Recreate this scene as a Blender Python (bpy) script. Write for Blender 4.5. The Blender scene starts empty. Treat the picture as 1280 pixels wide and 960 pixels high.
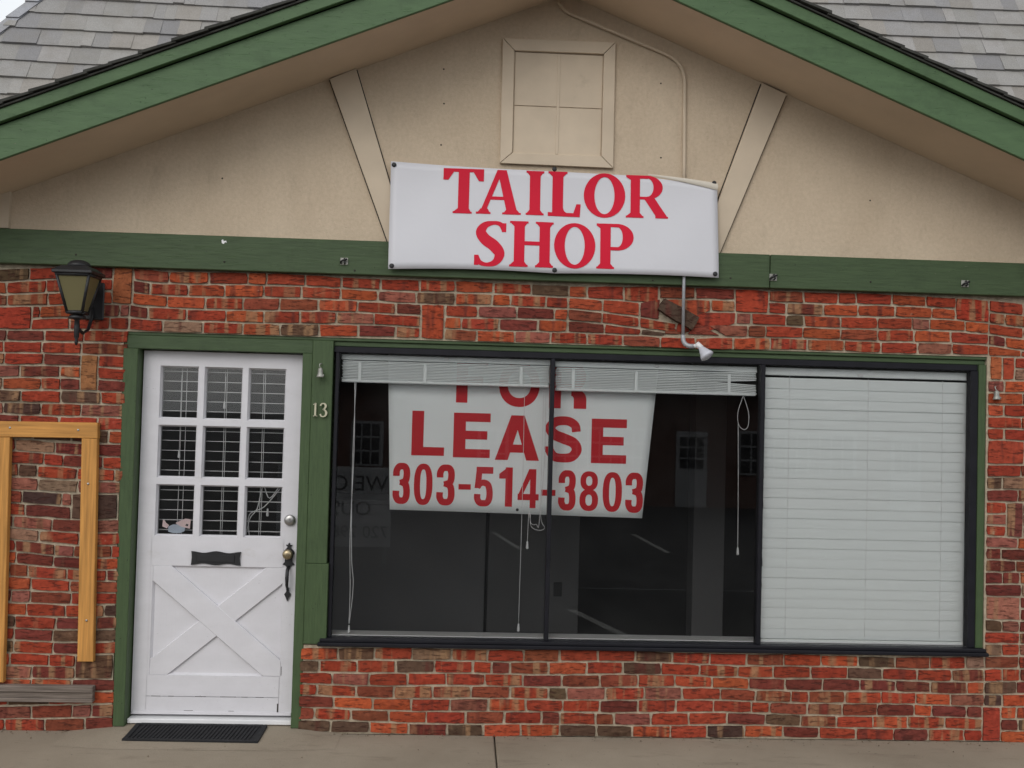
import bpy, bmesh, math, random
from mathutils import Vector, Matrix
random.seed(7)
S = bpy.context.scene
C = S.collection

# ------------------------------------------------------------------ camera, sky, sun, exposure
cam = bpy.data.objects.new('camera', bpy.data.cameras.new('camera'))
C.objects.link(cam)
yaw, pitch, roll = 0.0455, 0.0289, 0.0266
fw = Vector((math.sin(yaw)*math.cos(pitch), math.cos(yaw)*math.cos(pitch), math.sin(pitch)))
r0 = fw.cross(Vector((0, 0, 1))).normalized(); u0 = r0.cross(fw)
rt = math.cos(roll)*r0 + math.sin(roll)*u0; up = -math.sin(roll)*r0 + math.cos(roll)*u0
M = Matrix((rt, up, -fw)).transposed().to_4x4(); M.translation = Vector((1.849, -5.722, 1.831))
cam.matrix_world = M
cam.data.sensor_width = 36; cam.data.lens = 1250/1280*36
cam.data.clip_start = 0.05; cam.data.clip_end = 2000
S.camera = cam
W = bpy.data.worlds.new('World'); S.world = W; W.use_nodes = True
wn = W.node_tree.nodes; wl = W.node_tree.links
sky = wn.new('ShaderNodeTexSky'); sky.sky_type = 'NISHITA'; sky.sun_disc = False
SUN_EL, SUN_AZ = math.radians(34), math.radians(203)      # azimuth clockwise from +y
sky.sun_elevation = SUN_EL; sky.sun_rotation = SUN_AZ
sky.dust_density = 3.0; sky.air_density = 1.0; sky.ozone_density = 1.0
hs = wn.new('ShaderNodeHueSaturation'); hs.inputs['Saturation'].default_value = 0.30; hs.inputs['Value'].default_value = 1.8
wl.new(sky.outputs[0], hs.inputs['Color'])
tc = wn.new('ShaderNodeTexCoord'); cn = wn.new('ShaderNodeTexNoise'); cn.inputs['Scale'].default_value = 2.2; cn.inputs['Detail'].default_value = 6
wl.new(tc.outputs['Generated'], cn.inputs['Vector'])
cr = wn.new('ShaderNodeValToRGB'); cr.color_ramp.elements[0].position = .35; cr.color_ramp.elements[1].position = .65
cr.color_ramp.elements[0].color = (8.2, 8.8, 9.3, 1); cr.color_ramp.elements[1].color = (10.2, 10.3, 10.3, 1)
wl.new(cn.outputs['Fac'], cr.inputs[0])
cm = wn.new('ShaderNodeMix'); cm.data_type = 'RGBA'; cm.inputs[0].default_value = .75
wl.new(hs.outputs[0], cm.inputs[6]); wl.new(cr.outputs[0], cm.inputs[7])      # thin even overcast over the clear sky
wl.new(cm.outputs[2], wn['Background'].inputs['Color'])
wn['Background'].inputs['Strength'].default_value = 0.12
sl = bpy.data.lights.new('sun', 'SUN'); sl.energy = 0.7; sl.angle = math.radians(35); sl.color = (1.0, 0.96, 0.9)
so = bpy.data.objects.new('sun', sl); C.objects.link(so)
sd = Vector((math.sin(SUN_AZ)*math.cos(SUN_EL), math.cos(SUN_AZ)*math.cos(SUN_EL), math.sin(SUN_EL)))
so.rotation_euler = sd.to_track_quat('Z', 'Y').to_euler(); so.location = sd*30
S.view_settings.view_transform = 'Standard'; S.view_settings.look = 'None'
S.view_settings.exposure = -0.15; S.view_settings.gamma = 1
S.cycles.use_denoising = True
S.cycles.max_bounces = 8; S.cycles.transparent_max_bounces = 16
S.render.filter_size = 1.4

# ------------------------------------------------------------------ materials
class NT:
    def __init__(s, name):
        s.m = bpy.data.materials.new(name); s.m.use_nodes = True
        s.t = s.m.node_tree; s.b = s.t.nodes['Principled BSDF']; s.out = s.t.nodes['Material Output']
    def n(s, kind, **kw):
        x = s.t.nodes.new(kind)
        for k, v in kw.items():
            if isinstance(v, bpy.types.NodeSocket): s.t.links.new(v, x.inputs[k])
            elif k in x.inputs: x.inputs[k].default_value = v
            else: setattr(x, k, v)
        return x
    def link(s, a, b): s.t.links.new(a, b)
    def pos(s, scale=(1, 1, 1), rot=(0, 0, 0)):
        g = s.n('ShaderNodeNewGeometry')
        m = s.n('ShaderNodeMapping'); m.inputs['Scale'].default_value = scale; m.inputs['Rotation'].default_value = rot
        s.link(g.outputs['Position'], m.inputs['Vector']); return m.outputs[0]
    def noise(s, vec, scale, detail=4, rough=.55):
        x = s.n('ShaderNodeTexNoise'); x.inputs['Scale'].default_value = scale; x.inputs['Detail'].default_value = detail
        x.inputs['Roughness'].default_value = rough; s.link(vec, x.inputs['Vector']); return x.outputs['Fac']
    def ramp(s, fac, p0, p1, c0=(0, 0, 0, 1), c1=(1, 1, 1, 1)):
        r = s.n('ShaderNodeValToRGB'); e = r.color_ramp.elements
        e[0].position = p0; e[1].position = p1; e[0].color = c0; e[1].color = c1
        s.link(fac, r.inputs[0]); return r.outputs[0]
    def mix(s, fac, a, b, mode='MIX'):
        x = s.n('ShaderNodeMix', data_type='RGBA', blend_type=mode)
        for v, i in ((fac, 0), (a, 6), (b, 7)):
            if isinstance(v, bpy.types.NodeSocket): s.link(v, x.inputs[i])
            elif i == 0: x.inputs[0].default_value = v
            else: x.inputs[i].default_value = (*v[:3], 1)
        return x.outputs[2]
    def math(s, op, a, b=0.0):
        x = s.n('ShaderNodeMath', operation=op)
        for v, i in ((a, 0), (b, 1)):
            if isinstance(v, bpy.types.NodeSocket): s.link(v, x.inputs[i])
            else: x.inputs[i].default_value = v
        return x.outputs[0]
    def bump(s, h, strength, dist=.01):
        x = s.n('ShaderNodeBump'); x.inputs['Strength'].default_value = strength; x.inputs['Distance'].default_value = dist
        s.link(h, x.inputs['Height']); s.link(x.outputs[0], s.b.inputs['Normal'])
def grey(c, k): return tuple(min(1, v*k) for v in c)

def simple(name, col, rough=.6, scale=8, var=.15, bump=.1, metal=0.0, stretch=(1, 1, 1), spec=None, stain=None, stain_lo=.62, fine=None):
    t = NT(name); p = t.pos(stretch)
    n1 = t.noise(p, scale, 6)
    c = t.mix(t.ramp(n1, .3, .7), grey(col, 1-var), grey(col, 1+var))
    if stain:
        n2 = t.noise(t.pos(), 2.3, 7, .65)
        c = t.mix(t.math('MULTIPLY', t.ramp(n2, stain_lo, stain_lo+.12), .6), c, stain)
    if fine:
        n3 = t.noise(t.pos(), fine, 2, .8)
        c = t.mix(t.ramp(n3, .66, .7), c, grey(col, .35))
    t.link(c, t.b.inputs['Base Color']); t.b.inputs['Roughness'].default_value = rough; t.b.inputs['Metallic'].default_value = metal
    if spec is not None: t.b.inputs['Specular IOR Level'].default_value = spec
    if bump: t.bump(t.noise(p, scale*5, 6, .6), bump, .004)
    return t.m

m_mortar = simple('mortar', (.42, .355, .265), .95, 30, .25, .8, spec=.1, stain=(.22, .17, .12), stain_lo=.55)
def stucco():
    t = NT('stucco'); p = t.pos()
    n1 = t.noise(t.pos((1.4, 1, 1)), 1.3, 7, .62); c = t.mix(t.ramp(n1, .3, .7), (.52, .42, .31), (.625, .515, .39))
    n2 = t.noise(t.pos((2.2, 1, .9)), 3.1, 9, .72)
    c = t.mix(t.math('MULTIPLY', t.ramp(n2, .55, .78), .36), c, (.28, .225, .165))
    n3 = t.noise(p, 46, 5, .75); c = t.mix(.5, c, t.ramp(n3, .3, .7, (.78, .77, .76, 1), (1.12, 1.12, 1.12, 1)), 'MULTIPLY')
    n4 = t.noise(t.pos((1, 1, 3.2)), 26, 3, .6); c = t.mix(t.math('MULTIPLY', t.ramp(n4, .68, .74), .35), c, (.22, .18, .13))
    t.link(c, t.b.inputs['Base Color']); t.b.inputs['Roughness'].default_value = .9; t.b.inputs['Specular IOR Level'].default_value = .15
    t.bump(t.math('ADD', n3, t.math('MULTIPLY', t.noise(p, 130, 3, .7), .6)), .55, .006)
    return t.m
m_stucco = stucco()
m_trim = simple('beige_trim', (.57, .475, .365), .8, 4, .08, .2, spec=.2, stretch=(1, 1, 1), stain=(.3, .24, .17), stain_lo=.66)
def green_paint(name, stretch, lo, hi):
    t = NT(name)
    g = t.noise(t.pos(stretch), 5, 7, .65)
    c = t.mix(t.ramp(g, .3, .7), lo, hi)
    c = t.mix(t.math('MULTIPLY', t.ramp(t.noise(t.pos(), 2.6, 9, .75), .55, .72), .6), c, grey(lo, .62))
    zone = t.ramp(t.noise(t.pos(), 3.1, 4, .6), .55, .62)
    chip = t.ramp(t.noise(t.pos(tuple(1+(v-1)*.25 for v in stretch)), 34, 4, .65), .69, .71)
    c = t.mix(t.math('MULTIPLY', t.math('MULTIPLY', chip, zone), .7), c, (.19, .17, .13))
    speck = t.ramp(t.noise(t.pos(), 75, 2, .5), .735, .75); c = t.mix(t.math('MULTIPLY', speck, .8), c, (.02, .022, .016))
    t.link(c, t.b.inputs['Base Color']); t.b.inputs['Roughness'].default_value = .55; t.b.inputs['Specular IOR Level'].default_value = .3
    crack = t.ramp(t.noise(t.pos(tuple(1+(v-1)*1.6 for v in stretch)), 7, 3, .6), .62, .66)
    t.bump(t.math('SUBTRACT', g, t.math('MULTIPLY', crack, .6)), .4, .005); return t.m
m_green = green_paint('green_paint', (1.3, 1, 13), (.044, .070, .032), (.062, .098, .044))
m_greenv = green_paint('green_paint_upright', (13, 1, 1.3), (.046, .074, .032), (.065, .103, .044))
m_fascia = green_paint('green_fascia_paint', (1.2, 1, 6), (.066, .118, .054), (.084, .148, .067))
m_soffit = simple('soffit_paint', (.60, .485, .365), .8, 2, .08, .12, spec=.15)
def door_paint():
    t = NT('white_door_paint')
    c = t.mix(t.ramp(t.noise(t.pos((2.5, 1, 5)), 2.4, 7, .6), .3, .7), (.60, .59, .62), (.655, .645, .68))
    c = t.mix(t.math('MULTIPLY', t.ramp(t.noise(t.pos((1.2, 1, 2.6)), 3.4, 9, .74), .60, .76), .5), c, (.46, .435, .40))
    zone = t.ramp(t.noise(t.pos(), 4.5, 3, .5), .56, .62)
    chip = t.ramp(t.noise(t.pos((1, 1, 2.2)), 70, 3, .6), .70, .715)
    c = t.mix(t.math('MULTIPLY', t.math('MULTIPLY', chip, zone), .75), c, (.17, .15, .13))
    t.link(c, t.b.inputs['Base Color']); t.b.inputs['Roughness'].default_value = .45
    h = t.math('ADD', t.noise(t.pos((30, 1, 2.2)), 6, 5, .6), t.noise(t.pos(), 9, 4, .6)); t.bump(h, .16, .006); return t.m
m_door = door_paint()
m_black = simple('black_metal', (.016, .016, .018), .45, 20, .2, .1, spec=.4)
m_bframe = simple('black_window_frame', (.011, .011, .015), .5, 10, .2, .05, spec=.2)
m_blind = simple('blind_vinyl', (.86, .895, .895), .5, 3, .02, .03, spec=.3)
m_dslat = simple('door_slat_vinyl', (.85, .84, .85), .5, 3, .03, .03, spec=.3)
m_banner = simple('banner_vinyl', (.61, .61, .65), .42, 1.6, .03, .4, spec=.35, stain=(.62, .61, .63), stain_lo=.68)
m_lease = simple('lease_sign_vinyl', (.87, .91, .915), .5, 2.5, .02, .05, spec=.3)
m_red = simple('red_print', (.60, .008, .034), .6, 2, .05, .05, spec=.2)
m_red2 = simple('dark_red_print', (.58, .016, .026), .5, 2, .06, .05, spec=.3)
m_pine = simple('pine_wood', (.50, .24, .062), .6, 3, .28, .25, stretch=(1, 1, 22), spec=.3, stain=(.30, .13, .035), stain_lo=.66)
m_pinev = simple('pine_wood_upright', (.50, .24, .062), .6, 3, .28, .25, stretch=(22, 1, 1), spec=.3, stain=(.30, .13, .035), stain_lo=.66)
m_oldwood = simple('weathered_wood', (.17, .14, .12), .85, 4, .4, .6, stretch=(1, 1, 26), spec=.15, stain=(.05, .05, .035), stain_lo=.55)
m_rubber = simple('black_rubber', (.016, .016, .018), .75, 30, .25, .2, spec=.3)
def concrete():
    t = NT('concrete'); p = t.pos()
    c = t.mix(t.ramp(t.noise(p, 1.1, 8, .65), .3, .7), (.258, .216, .165), (.342, .292, .228))
    c = t.mix(t.math('MULTIPLY', t.ramp(t.noise(t.pos((1, 3.5, 1)), 2.6, 9, .72), .55, .72), .55), c, (.165, .13, .098))
    c = t.mix(t.math('MULTIPLY', t.ramp(t.noise(t.pos((2.2, 9, 1)), 3.0, 5, .7), .66, .70), .5), c, (.12, .085, .06))
    g = t.noise(p, 210, 3, .8); c = t.mix(.6, c, t.ramp(g, .3, .72, (.70, .69, .68, 1), (1.18, 1.18, 1.18, 1)), 'MULTIPLY')
    c = t.mix(t.math('MULTIPLY', t.ramp(t.noise(p, 38, 2, .5), .735, .75), .7), c, (.05, .045, .04))
    t.link(c, t.b.inputs['Base Color']); t.b.inputs['Roughness'].default_value = .92; t.b.inputs['Specular IOR Level'].default_value = .12
    t.bump(t.math('ADD', g, t.noise(p, 60, 4, .6)), .5, .004); return t.m
m_conc = concrete()
m_asph = simple('asphalt', (.05, .05, .052), .9, 3, .2, .4, spec=.2)
m_stripe = simple('parking_stripe_paint', (.34, .34, .325), .7, 6, .3, .2)
m_chrome = simple('brushed_nickel', (.42, .41, .40), .35, 20, .1, .02, metal=.9)
m_brass = simple('old_brass', (.38, .31, .20), .32, 20, .2, .02, metal=.85)
m_number = simple('pale_brass_number', (.52, .49, .36), .45, 20, .1, .05)
m_galv = simple('grey_conduit', (.34, .35, .37), .5, 14, .15, .05, metal=.3)
m_white = simple('white_plastic', (.75, .75, .76), .4, 8, .05, .02)
m_bulb = simple('frosted_reflector_bulb', (.55, .56, .62), .25, 12, .1, .02)
m_bell = simple('cast_pewter', (.33, .33, .30), .5, 40, .35, .2, metal=.5)
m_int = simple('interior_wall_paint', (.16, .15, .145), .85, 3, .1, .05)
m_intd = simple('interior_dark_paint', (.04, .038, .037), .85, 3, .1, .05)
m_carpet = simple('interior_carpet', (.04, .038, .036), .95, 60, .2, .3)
m_counter = simple('counter_panel', (.145, .143, .145), .6, 3, .05, .03)
m_counter2 = simple('counter_end_panel', (.115, .113, .114), .6, 3, .05, .03)
m_pink = simple('pink_paper', (.85, .66, .66), .6, 10, .06, .02)
m_bluep = simple('blue_grey_paper', (.50, .57, .68), .6, 10, .1, .02)
m_darkbrick = simple('dark_brick_opposite', (.13, .06, .045), .9, 12, .35, .4, stretch=(1, 1, 5))
m_hole_shade = simple('hole_and_shadow_dark', (.03, .025, .02), .9, 8, .1, 0)
m_sbb = simple('faded_sign_board', (.56, .57, .58), .7, 3, .12, .03)
m_opw = simple('opposite_joinery_paint', (.36, .36, .37), .6, 3, .05, .03)
m_leafy = simple('far_foliage', (.05, .065, .035), .9, 3, .4, .5)

def brick_material():
    t = NT('brick')
    at = t.n('ShaderNodeAttribute', attribute_name='tint')
    seed = at.outputs['Alpha']
    p = t.pos()
    off = t.n('ShaderNodeCombineXYZ'); t.link(t.math('MULTIPLY', seed, 61.0), off.inputs[0]); t.link(t.math('MULTIPLY', seed, 17.0), off.inputs[2])
    add = t.n('ShaderNodeVectorMath', operation='ADD'); t.link(p, add.inputs[0]); t.link(off.outputs[0], add.inputs[1])
    v = add.outputs[0]
    def mapped(scale, rot=(0, 0, 0)):
        m = t.n('ShaderNodeMapping'); m.inputs['Scale'].default_value = scale; m.inputs['Rotation'].default_value = rot
        t.link(v, m.inputs['Vector']); return m.outputs[0]
    # upright flashed bands on some bricks
    band = t.noise(mapped((19, 3, 1.6)), 1.0, 2, .4)
    has = t.ramp(t.math('FRACT', t.math('MULTIPLY', seed, 7.31)), .5, .58)
    bandf = t.math('MULTIPLY', t.math('MULTIPLY', t.ramp(band, .52, .6), has), .75)
    c = t.mix(bandf, at.outputs['Color'], (.34, .20, .11))
    band2 = t.noise(mapped((15, 3, 2.2)), 1.3, 2, .4)
    has2 = t.ramp(t.math('FRACT', t.math('MULTIPLY', seed, 13.7)), .58, .66)
    c = t.mix(t.math('MULTIPLY', t.math('MULTIPLY', t.ramp(band2, .55, .66), has2), .7), c, (.12, .032, .026))
    # mottling
    mot = t.noise(v, 34, 6, .65)
    c = t.mix(.75, c, t.ramp(mot, .28, .75, (.50, .47, .45, 1), (1.22, 1.2, 1.15, 1)), 'MULTIPLY')
    # drag marks
    dm = t.noise(mapped((13, 9, 62), (0, .6, 0)), 1.0, 4, .6)
    dm2 = t.noise(mapped((12, 9, 70), (0, -.35, 0)), 1.0, 4, .6)
    dk = t.ramp(t.math('MAXIMUM', dm, t.math('SUBTRACT', dm2, .02)), .575, .63)
    c = t.mix(t.math('MULTIPLY', dk, .62), c, (.06, .022, .017))
    # smeared mortar
    sm = t.noise(v, 17, 5, .7)
    c = t.mix(t.math('MULTIPLY', t.ramp(sm, .66, .74), .5), c, (.34, .27, .19))
    pit = t.noise(v, 150, 2, .7)
    c = t.mix(t.math('MULTIPLY', t.ramp(pit, .66, .72), .6), c, (.05, .02, .015))
    t.link(c, t.b.inputs['Base Color'])
    t.b.inputs['Roughness'].default_value = .88; t.b.inputs['Specular IOR Level'].default_value = .18
    h = t.math('SUBTRACT', t.math('ADD', mot, t.math('MULTIPLY', t.noise(v, 120, 4, .7), .5)), t.math('MULTIPLY', dk, .8))
    t.bump(h, .75, .006)
    return t.m
m_brick = brick_material()

def shingle_material():
    t = NT('shingle')
    at = t.n('ShaderNodeAttribute', attribute_name='tint')
    g = t.noise(t.pos(), 260, 2, .8)
    c = t.mix(.8, at.outputs['Color'], t.ramp(g, .3, .7, (.62, .62, .64, 1), (1.3, 1.28, 1.25, 1)), 'MULTIPLY')
    n2 = t.noise(t.pos(), 7, 4, .6)
    c = t.mix(t.math('MULTIPLY', t.ramp(n2, .45, .7), .35), c, (.22, .20, .17))
    t.link(c, t.b.inputs['Base Color']); t.b.inputs['Roughness'].default_value = .95; t.b.inputs['Specular IOR Level'].default_value = .1
    t.bump(g, .6, .004)
    return t.m
m_shingle = shingle_material()
m_deck = simple('roof_underlay', (.055, .055, .05), .95, 20, .2, .3, spec=.1)

def glass_material(name, dirt=.02):
    t = NT(name); nt = t.t
    tr = t.n('ShaderNodeBsdfTransparent'); tr.inputs['Color'].default_value = (.985, .988, .985, 1)
    gl = t.n('ShaderNodeBsdfGlossy'); gl.inputs['Roughness'].default_value = 0.0
    fr = t.n('ShaderNodeFresnel'); fr.inputs['IOR'].default_value = 1.5
    mx = t.n('ShaderNodeMixShader')
    t.link(t.math('MULTIPLY', fr.outputs[0], 1.05), mx.inputs[0]); t.link(tr.outputs[0], mx.inputs[1]); t.link(gl.outputs[0], mx.inputs[2])
    df = t.n('ShaderNodeBsdfDiffuse'); df.inputs['Color'].default_value = (.5, .5, .5, 1)
    m2 = t.n('ShaderNodeMixShader')
    t.link(t.math('MULTIPLY', t.ramp(t.noise(t.pos(), 3, 6, .7), .35, .8), dirt*2), m2.inputs[0])
    t.link(mx.outputs[0], m2.inputs[1]); t.link(df.outputs[0], m2.inputs[2])
    t.link(m2.outputs[0], t.out.inputs['Surface'])
    return t.m
m_glass = glass_material('window_glass', .005)
def lampglass():
    t = NT('amber_lamp_glass')
    t.b.inputs['Base Color'].default_value = (.27, .24, .12, 1); t.b.inputs['Roughness'].default_value = .35
    tr = t.n('ShaderNodeBsdfTranslucent'); tr.inputs['Color'].default_value = (.33, .29, .14, 1)
    mx = t.n('ShaderNodeMixShader'); mx.inputs[0].default_value = .45
    t.link(t.b.outputs[0], mx.inputs[1]); t.link(tr.outputs[0], mx.inputs[2]); t.link(mx.outputs[0], t.out.inputs['Surface'])
    return t.m
m_lamp = lampglass()

# ------------------------------------------------------------------ helpers
def thing(name, label, cat, loc=(0, 0, 0), group=None):
    o = bpy.data.objects.new(name, None); o.empty_display_size = .1; C.objects.link(o); o.location = loc
    o['label'] = label; o['category'] = cat
    if group: o['group'] = group
    return o
def tag(o, label, cat, group=None):
    o['label'] = label; o['category'] = cat
    if group: o['group'] = group
    return o
def link(name, me, parent=None, kind=None):
    o = bpy.data.objects.new(name, me); C.objects.link(o)
    if parent is not None:
        o.parent = parent
        if parent.type == 'EMPTY': o.matrix_parent_inverse = Matrix.Translation(-Vector(parent.location))
    if kind: o['kind'] = kind
    return o
class MB:
    def __init__(s): s.b = bmesh.new()
    def face(s, pts):
        return s.b.faces.new([s.b.verts.new(p) for p in pts])
    def hexa(s, a, bev=0):
        """a: eight corners, front 4 (anticlockwise from front) then back 4"""
        v = [s.b.verts.new(p) for p in a]
        f = [s.b.faces.new([v[i] for i in q]) for q in ((0, 1, 2, 3), (7, 6, 5, 4), (4, 5, 1, 0), (5, 6, 2, 1), (6, 7, 3, 2), (7, 4, 0, 3))]
        if bev:
            es = list({e for q in f for e in q.edges})
            bmesh.ops.bevel(s.b, geom=es, offset=bev, segments=1, affect='EDGES', profile=.5)
    def box(s, x0, x1, y0, y1, z0, z1, bev=0):
        s.hexa([(x0, y0, z0), (x1, y0, z0), (x1, y0, z1), (x0, y0, z1), (x0, y1, z0), (x1, y1, z0), (x1, y1, z1), (x0, y1, z1)], bev)
    def prism(s, pts, y0, y1, bev=0):
        """pts in (x, z), anticlockwise seen from the street"""
        n = len(pts)
        a = [s.b.verts.new((x, y0, z)) for x, z in pts]; c = [s.b.verts.new((x, y1, z)) for x, z in pts]
        fs = [s.b.faces.new(a), s.b.faces.new(c[::-1])]
        for i in range(n): fs.append(s.b.faces.new((a[(i+1) % n], a[i], c[i], c[(i+1) % n])))
        if bev:
            bmesh.ops.bevel(s.b, geom=list(fs[0].edges), offset=bev, segments=1, affect='EDGES', profile=.5)
    def tube(s, pts, r, n=8, close=True):
        pts = [Vector(p) for p in pts]; rings = []
        rs = r if isinstance(r, (list, tuple)) else [r]*len(pts)
        for i, p in enumerate(pts):
            d = (pts[min(i+1, len(pts)-1)]-pts[max(i-1, 0)]).normalized()
            a = d.cross(Vector((0.3, 1, .2)));
            if a.length < .1: a = d.cross(Vector((1, 0, 0)))
            a.normalize(); b2 = d.cross(a)
            rings.append([s.b.verts.new(p+rs[i]*(math.cos(2*math.pi*k/n)*a+math.sin(2*math.pi*k/n)*b2)) for k in range(n)])
        for i in range(len(rings)-1):
            for k in range(n):
                f = s.b.faces.new((rings[i][k], rings[i][(k+1) % n], rings[i+1][(k+1) % n], rings[i+1][k])); f.smooth = True
        if close:
            s.b.faces.new(rings[0][::-1]); s.b.faces.new(rings[-1])
    def lathe(s, prof, origin, axis=(0, 0, 1), n=20, smooth=True):
        """prof: (radius, height along axis)"""
        ax = Vector(axis).normalized(); a = ax.cross(Vector((0.2, 1, .1)))
        if a.length < .1: a = ax.cross(Vector((1, 0, 0)))
        a.normalize(); b2 = ax.cross(a); o = Vector(origin)
        rings = [[s.b.verts.new(o+ax*h+max(r, 1e-4)*(math.cos(2*math.pi*k/n)*a+math.sin(2*math.pi*k/n)*b2)) for k in range(n)] for r, h in prof]
        for i in range(len(rings)-1):
            for k in range(n):
                f = s.b.faces.new((rings[i][k], rings[i][(k+1) % n], rings[i+1][(k+1) % n], rings[i+1][k])); f.smooth = smooth
        s.b.faces.new(rings[0][::-1]); s.b.faces.new(rings[-1])
    def mesh(s, name, mat):
        bmesh.ops.recalc_face_normals(s.b, faces=s.b.faces)
        me = bpy.data.meshes.new(name); s.b.to_mesh(me); s.b.free(); me.materials.append(mat); return me
    def build(s, name, mat, parent=None, kind=None):
        return link(name, s.mesh(name, mat), parent, kind)
def boxo(name, d, mat, parent, bev=0, kind=None):
    m = MB(); m.box(*d, bev); return m.build(name, mat, parent, kind)
def prismo(name, pts, y0, y1, mat, parent, bev=0):
    m = MB(); m.prism(pts, y0, y1, bev); return m.build(name, mat, parent)

# ------------------------------------------------------------------ ground
def slabs():
    sw = boxo('sidewalk', (-14, 18, -2.6, .12, -.30, -.035), m_conc, None, kind='structure')
    xs = [-14, -10, -6, -2.2, 2.062, 6.4, 10, 14, 18]
    for a, b in zip(xs, xs[1:]):
        m = MB(); m.box(a+.004, b-.004, -2.36, -.001 if not (a < 0 < b) else -.001, -.035, 0, .006); m.build('slab', m_conc, sw)
    m = MB(); m.box(-14, 18, -2.53, -2.37, -.034, .001, .015); m.build('kerb', m_conc, sw)
    # doorway ramp rising to the threshold
    m = MB()
    P_ = [[(-.30, -.26), (.02, -.30), (.88, -.30), (1.20, -.26)], [(-.30, -.12), (-.06, -.13), (.97, -.13), (1.20, -.12)], [(-.30, 0.0), (-.06, 0.0), (.97, 0.0), (1.20, 0.0)], [(-.06, .11), (-.05, .11), (.96, .11), (.97, .11)]]
    Z_ = [[.0012]*4, [.0012, .012, .012, .0012], [.0012, .026, .026, .0012], [.034]*4]
    V = [[m.b.verts.new((x, y, z)) for (x, y), z in zip(r, q)] for r, q in zip(P_, Z_)]
    for a, b in zip(V, V[1:]):
        for i in range(3): m.b.faces.new((a[i], a[i+1], b[i+1], b[i])).smooth = True
    m.build('doorway_ramp', m_conc, sw)
slabs()
def lot():
    b = MB()
    ys = [-400, -200, -60, -30, -21, -14, -8, -4, -2.5, 0, 8, 60, 300]
    zs = [-1.2, -1.0, -.8, -.72, -.70, -.50, -.30, -.18, -.13, -.4, -.4, -.4, -.4]
    xs = [-300, -80, -30, 0, 15, 40, 100, 300]
    g = [[b.b.verts.new((x, y, z)) for x in xs] for y, z in zip(ys, zs)]
    for i in range(len(ys)-1):
        for j in range(len(xs)-1): b.b.faces.new((g[i][j], g[i][j+1], g[i+1][j+1], g[i+1][j]))
    b.build('parking_lot_ground', m_asph, None, 'structure')
lot()
def lotz(y):
    P = [(-21, -.70), (-14, -.50), (-8, -.30), (-4, -.18), (-2.5, -.13)]
    for (a, za), (c, zc) in zip(P, P[1:]):
        if a <= y <= c: return za+(zc-za)*(y-a)/(c-a)
    return -.7
for (x0, y0, x1, y1) in ((3.0, -4.6, 3.45, -2.75), (2.45, -13.6, 2.8, -10.4), (5.2, -13.8, 5.2, -10.4), (0.2, -13.6, .35, -10.4), (-.2, -4.9, .1, -2.75)):
    m = MB()
    N = 6
    for k in range(N):
        a, c = k/N, (k+1)/N
        ya, yc = y0+(y1-y0)*a, y0+(y1-y0)*c; xa, xc = x0+(x1-x0)*a, x0+(x1-x0)*c
        m.face([(xa-.05, ya, lotz(ya)+.006), (xa+.05, ya, lotz(ya)+.006), (xc+.05, yc, lotz(yc)+.006), (xc-.05, yc, lotz(yc)+.006)])
    m.build('parking_stripe', m_stripe, None, 'structure')

# ------------------------------------------------------------------ the shop building
shop = thing('shop_building', 'small brick shop with beige gable, green trim, white door and wide shop window', 'shop', (2.37, 0, 0))
AX, AZ, SL = 2.3735, 4.2675, .40886
def eave(x): return AZ-SL*abs(x-AX)
XL, XR = -1.75, 6.2

# --- brick wall -----------------------------------------------------
CH = .0698
m = MB()
m.prism([(XL, 0), (-.075, 0), (-.088, 2.2335), (4.896, 2.2335), (4.896, .494), (.968, .494), (.968, 0), (XR, 0), (XR, 2.64), (XL, 2.64)], .004, .17)
wall = m.build('brick_wall', m_mortar, shop)

PAL = {
 'red': (.325, .052, .027), 'orange': (.40, .082, .034), 'brown': (.115, .066, .043), 'maroon': (.175, .040, .030),
 'pink': (.28, .095, .070), 'tan': (.25, .155, .10), 'dark': (.07, .038, .032), 'rust': (.235, .062, .034)}
def pick(x, z):
    if z > 2.23: w = dict(red=46, orange=29, brown=6, maroon=7, pink=4, tan=1, dark=0, rust=9)
    elif z < .5 and x > .95: w = dict(red=40, orange=15, brown=8, maroon=14, pink=8, tan=3, dark=2, rust=12)
    else: w = dict(red=36, orange=10, brown=8, maroon=17, pink=12, tan=3, dark=2, rust=14)
    k = random.choices(list(w), list(w.values()))[0]
    c = PAL[k]; j = random.uniform(.82, 1.15)
    return tuple(v*j*random.uniform(.93, 1.07) for v in c)
def smooth(t): t = max(0, min(1, t)); return t*t*(3-2*t)
def warp(x, z):
    d = .005*math.sin(2.1*x+z*5)+.004*math.sin(5.3*x+z*11+1)
    if x < 0: d += .012*math.sin(z*3.1+.4)*(x+.5)/.45*.8 + .010*math.sin(z*1.7)*math.sin(x*6)
    if z > 2.26 and x < 2.945+(2.513-z)*2:
        k = (z-2.303)/CH
        amp = {0: 0, 1: .05, 2: .068, 3: .040, 4: 0}.get(round(k), 0)
        t = max(0, min(1, (x-2.42)/.62)); d -= amp*t**1.8
    if x > 4.7 and z > 2.3: d -= .03*smooth((x-4.75)/.5)
    return d
bricks = []     # (area, bmesh builder args)
def add_brick(TL, TR, BR, BL, col=None, proud=None):
    x = (TL[0]+BR[0])/2; z = (TL[1]+BR[1])/2
    bricks.append((TL, TR, BR, BL, col or pick(x, z), random.uniform(.004, .011) if proud is None else proud))
J = .0060
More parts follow.
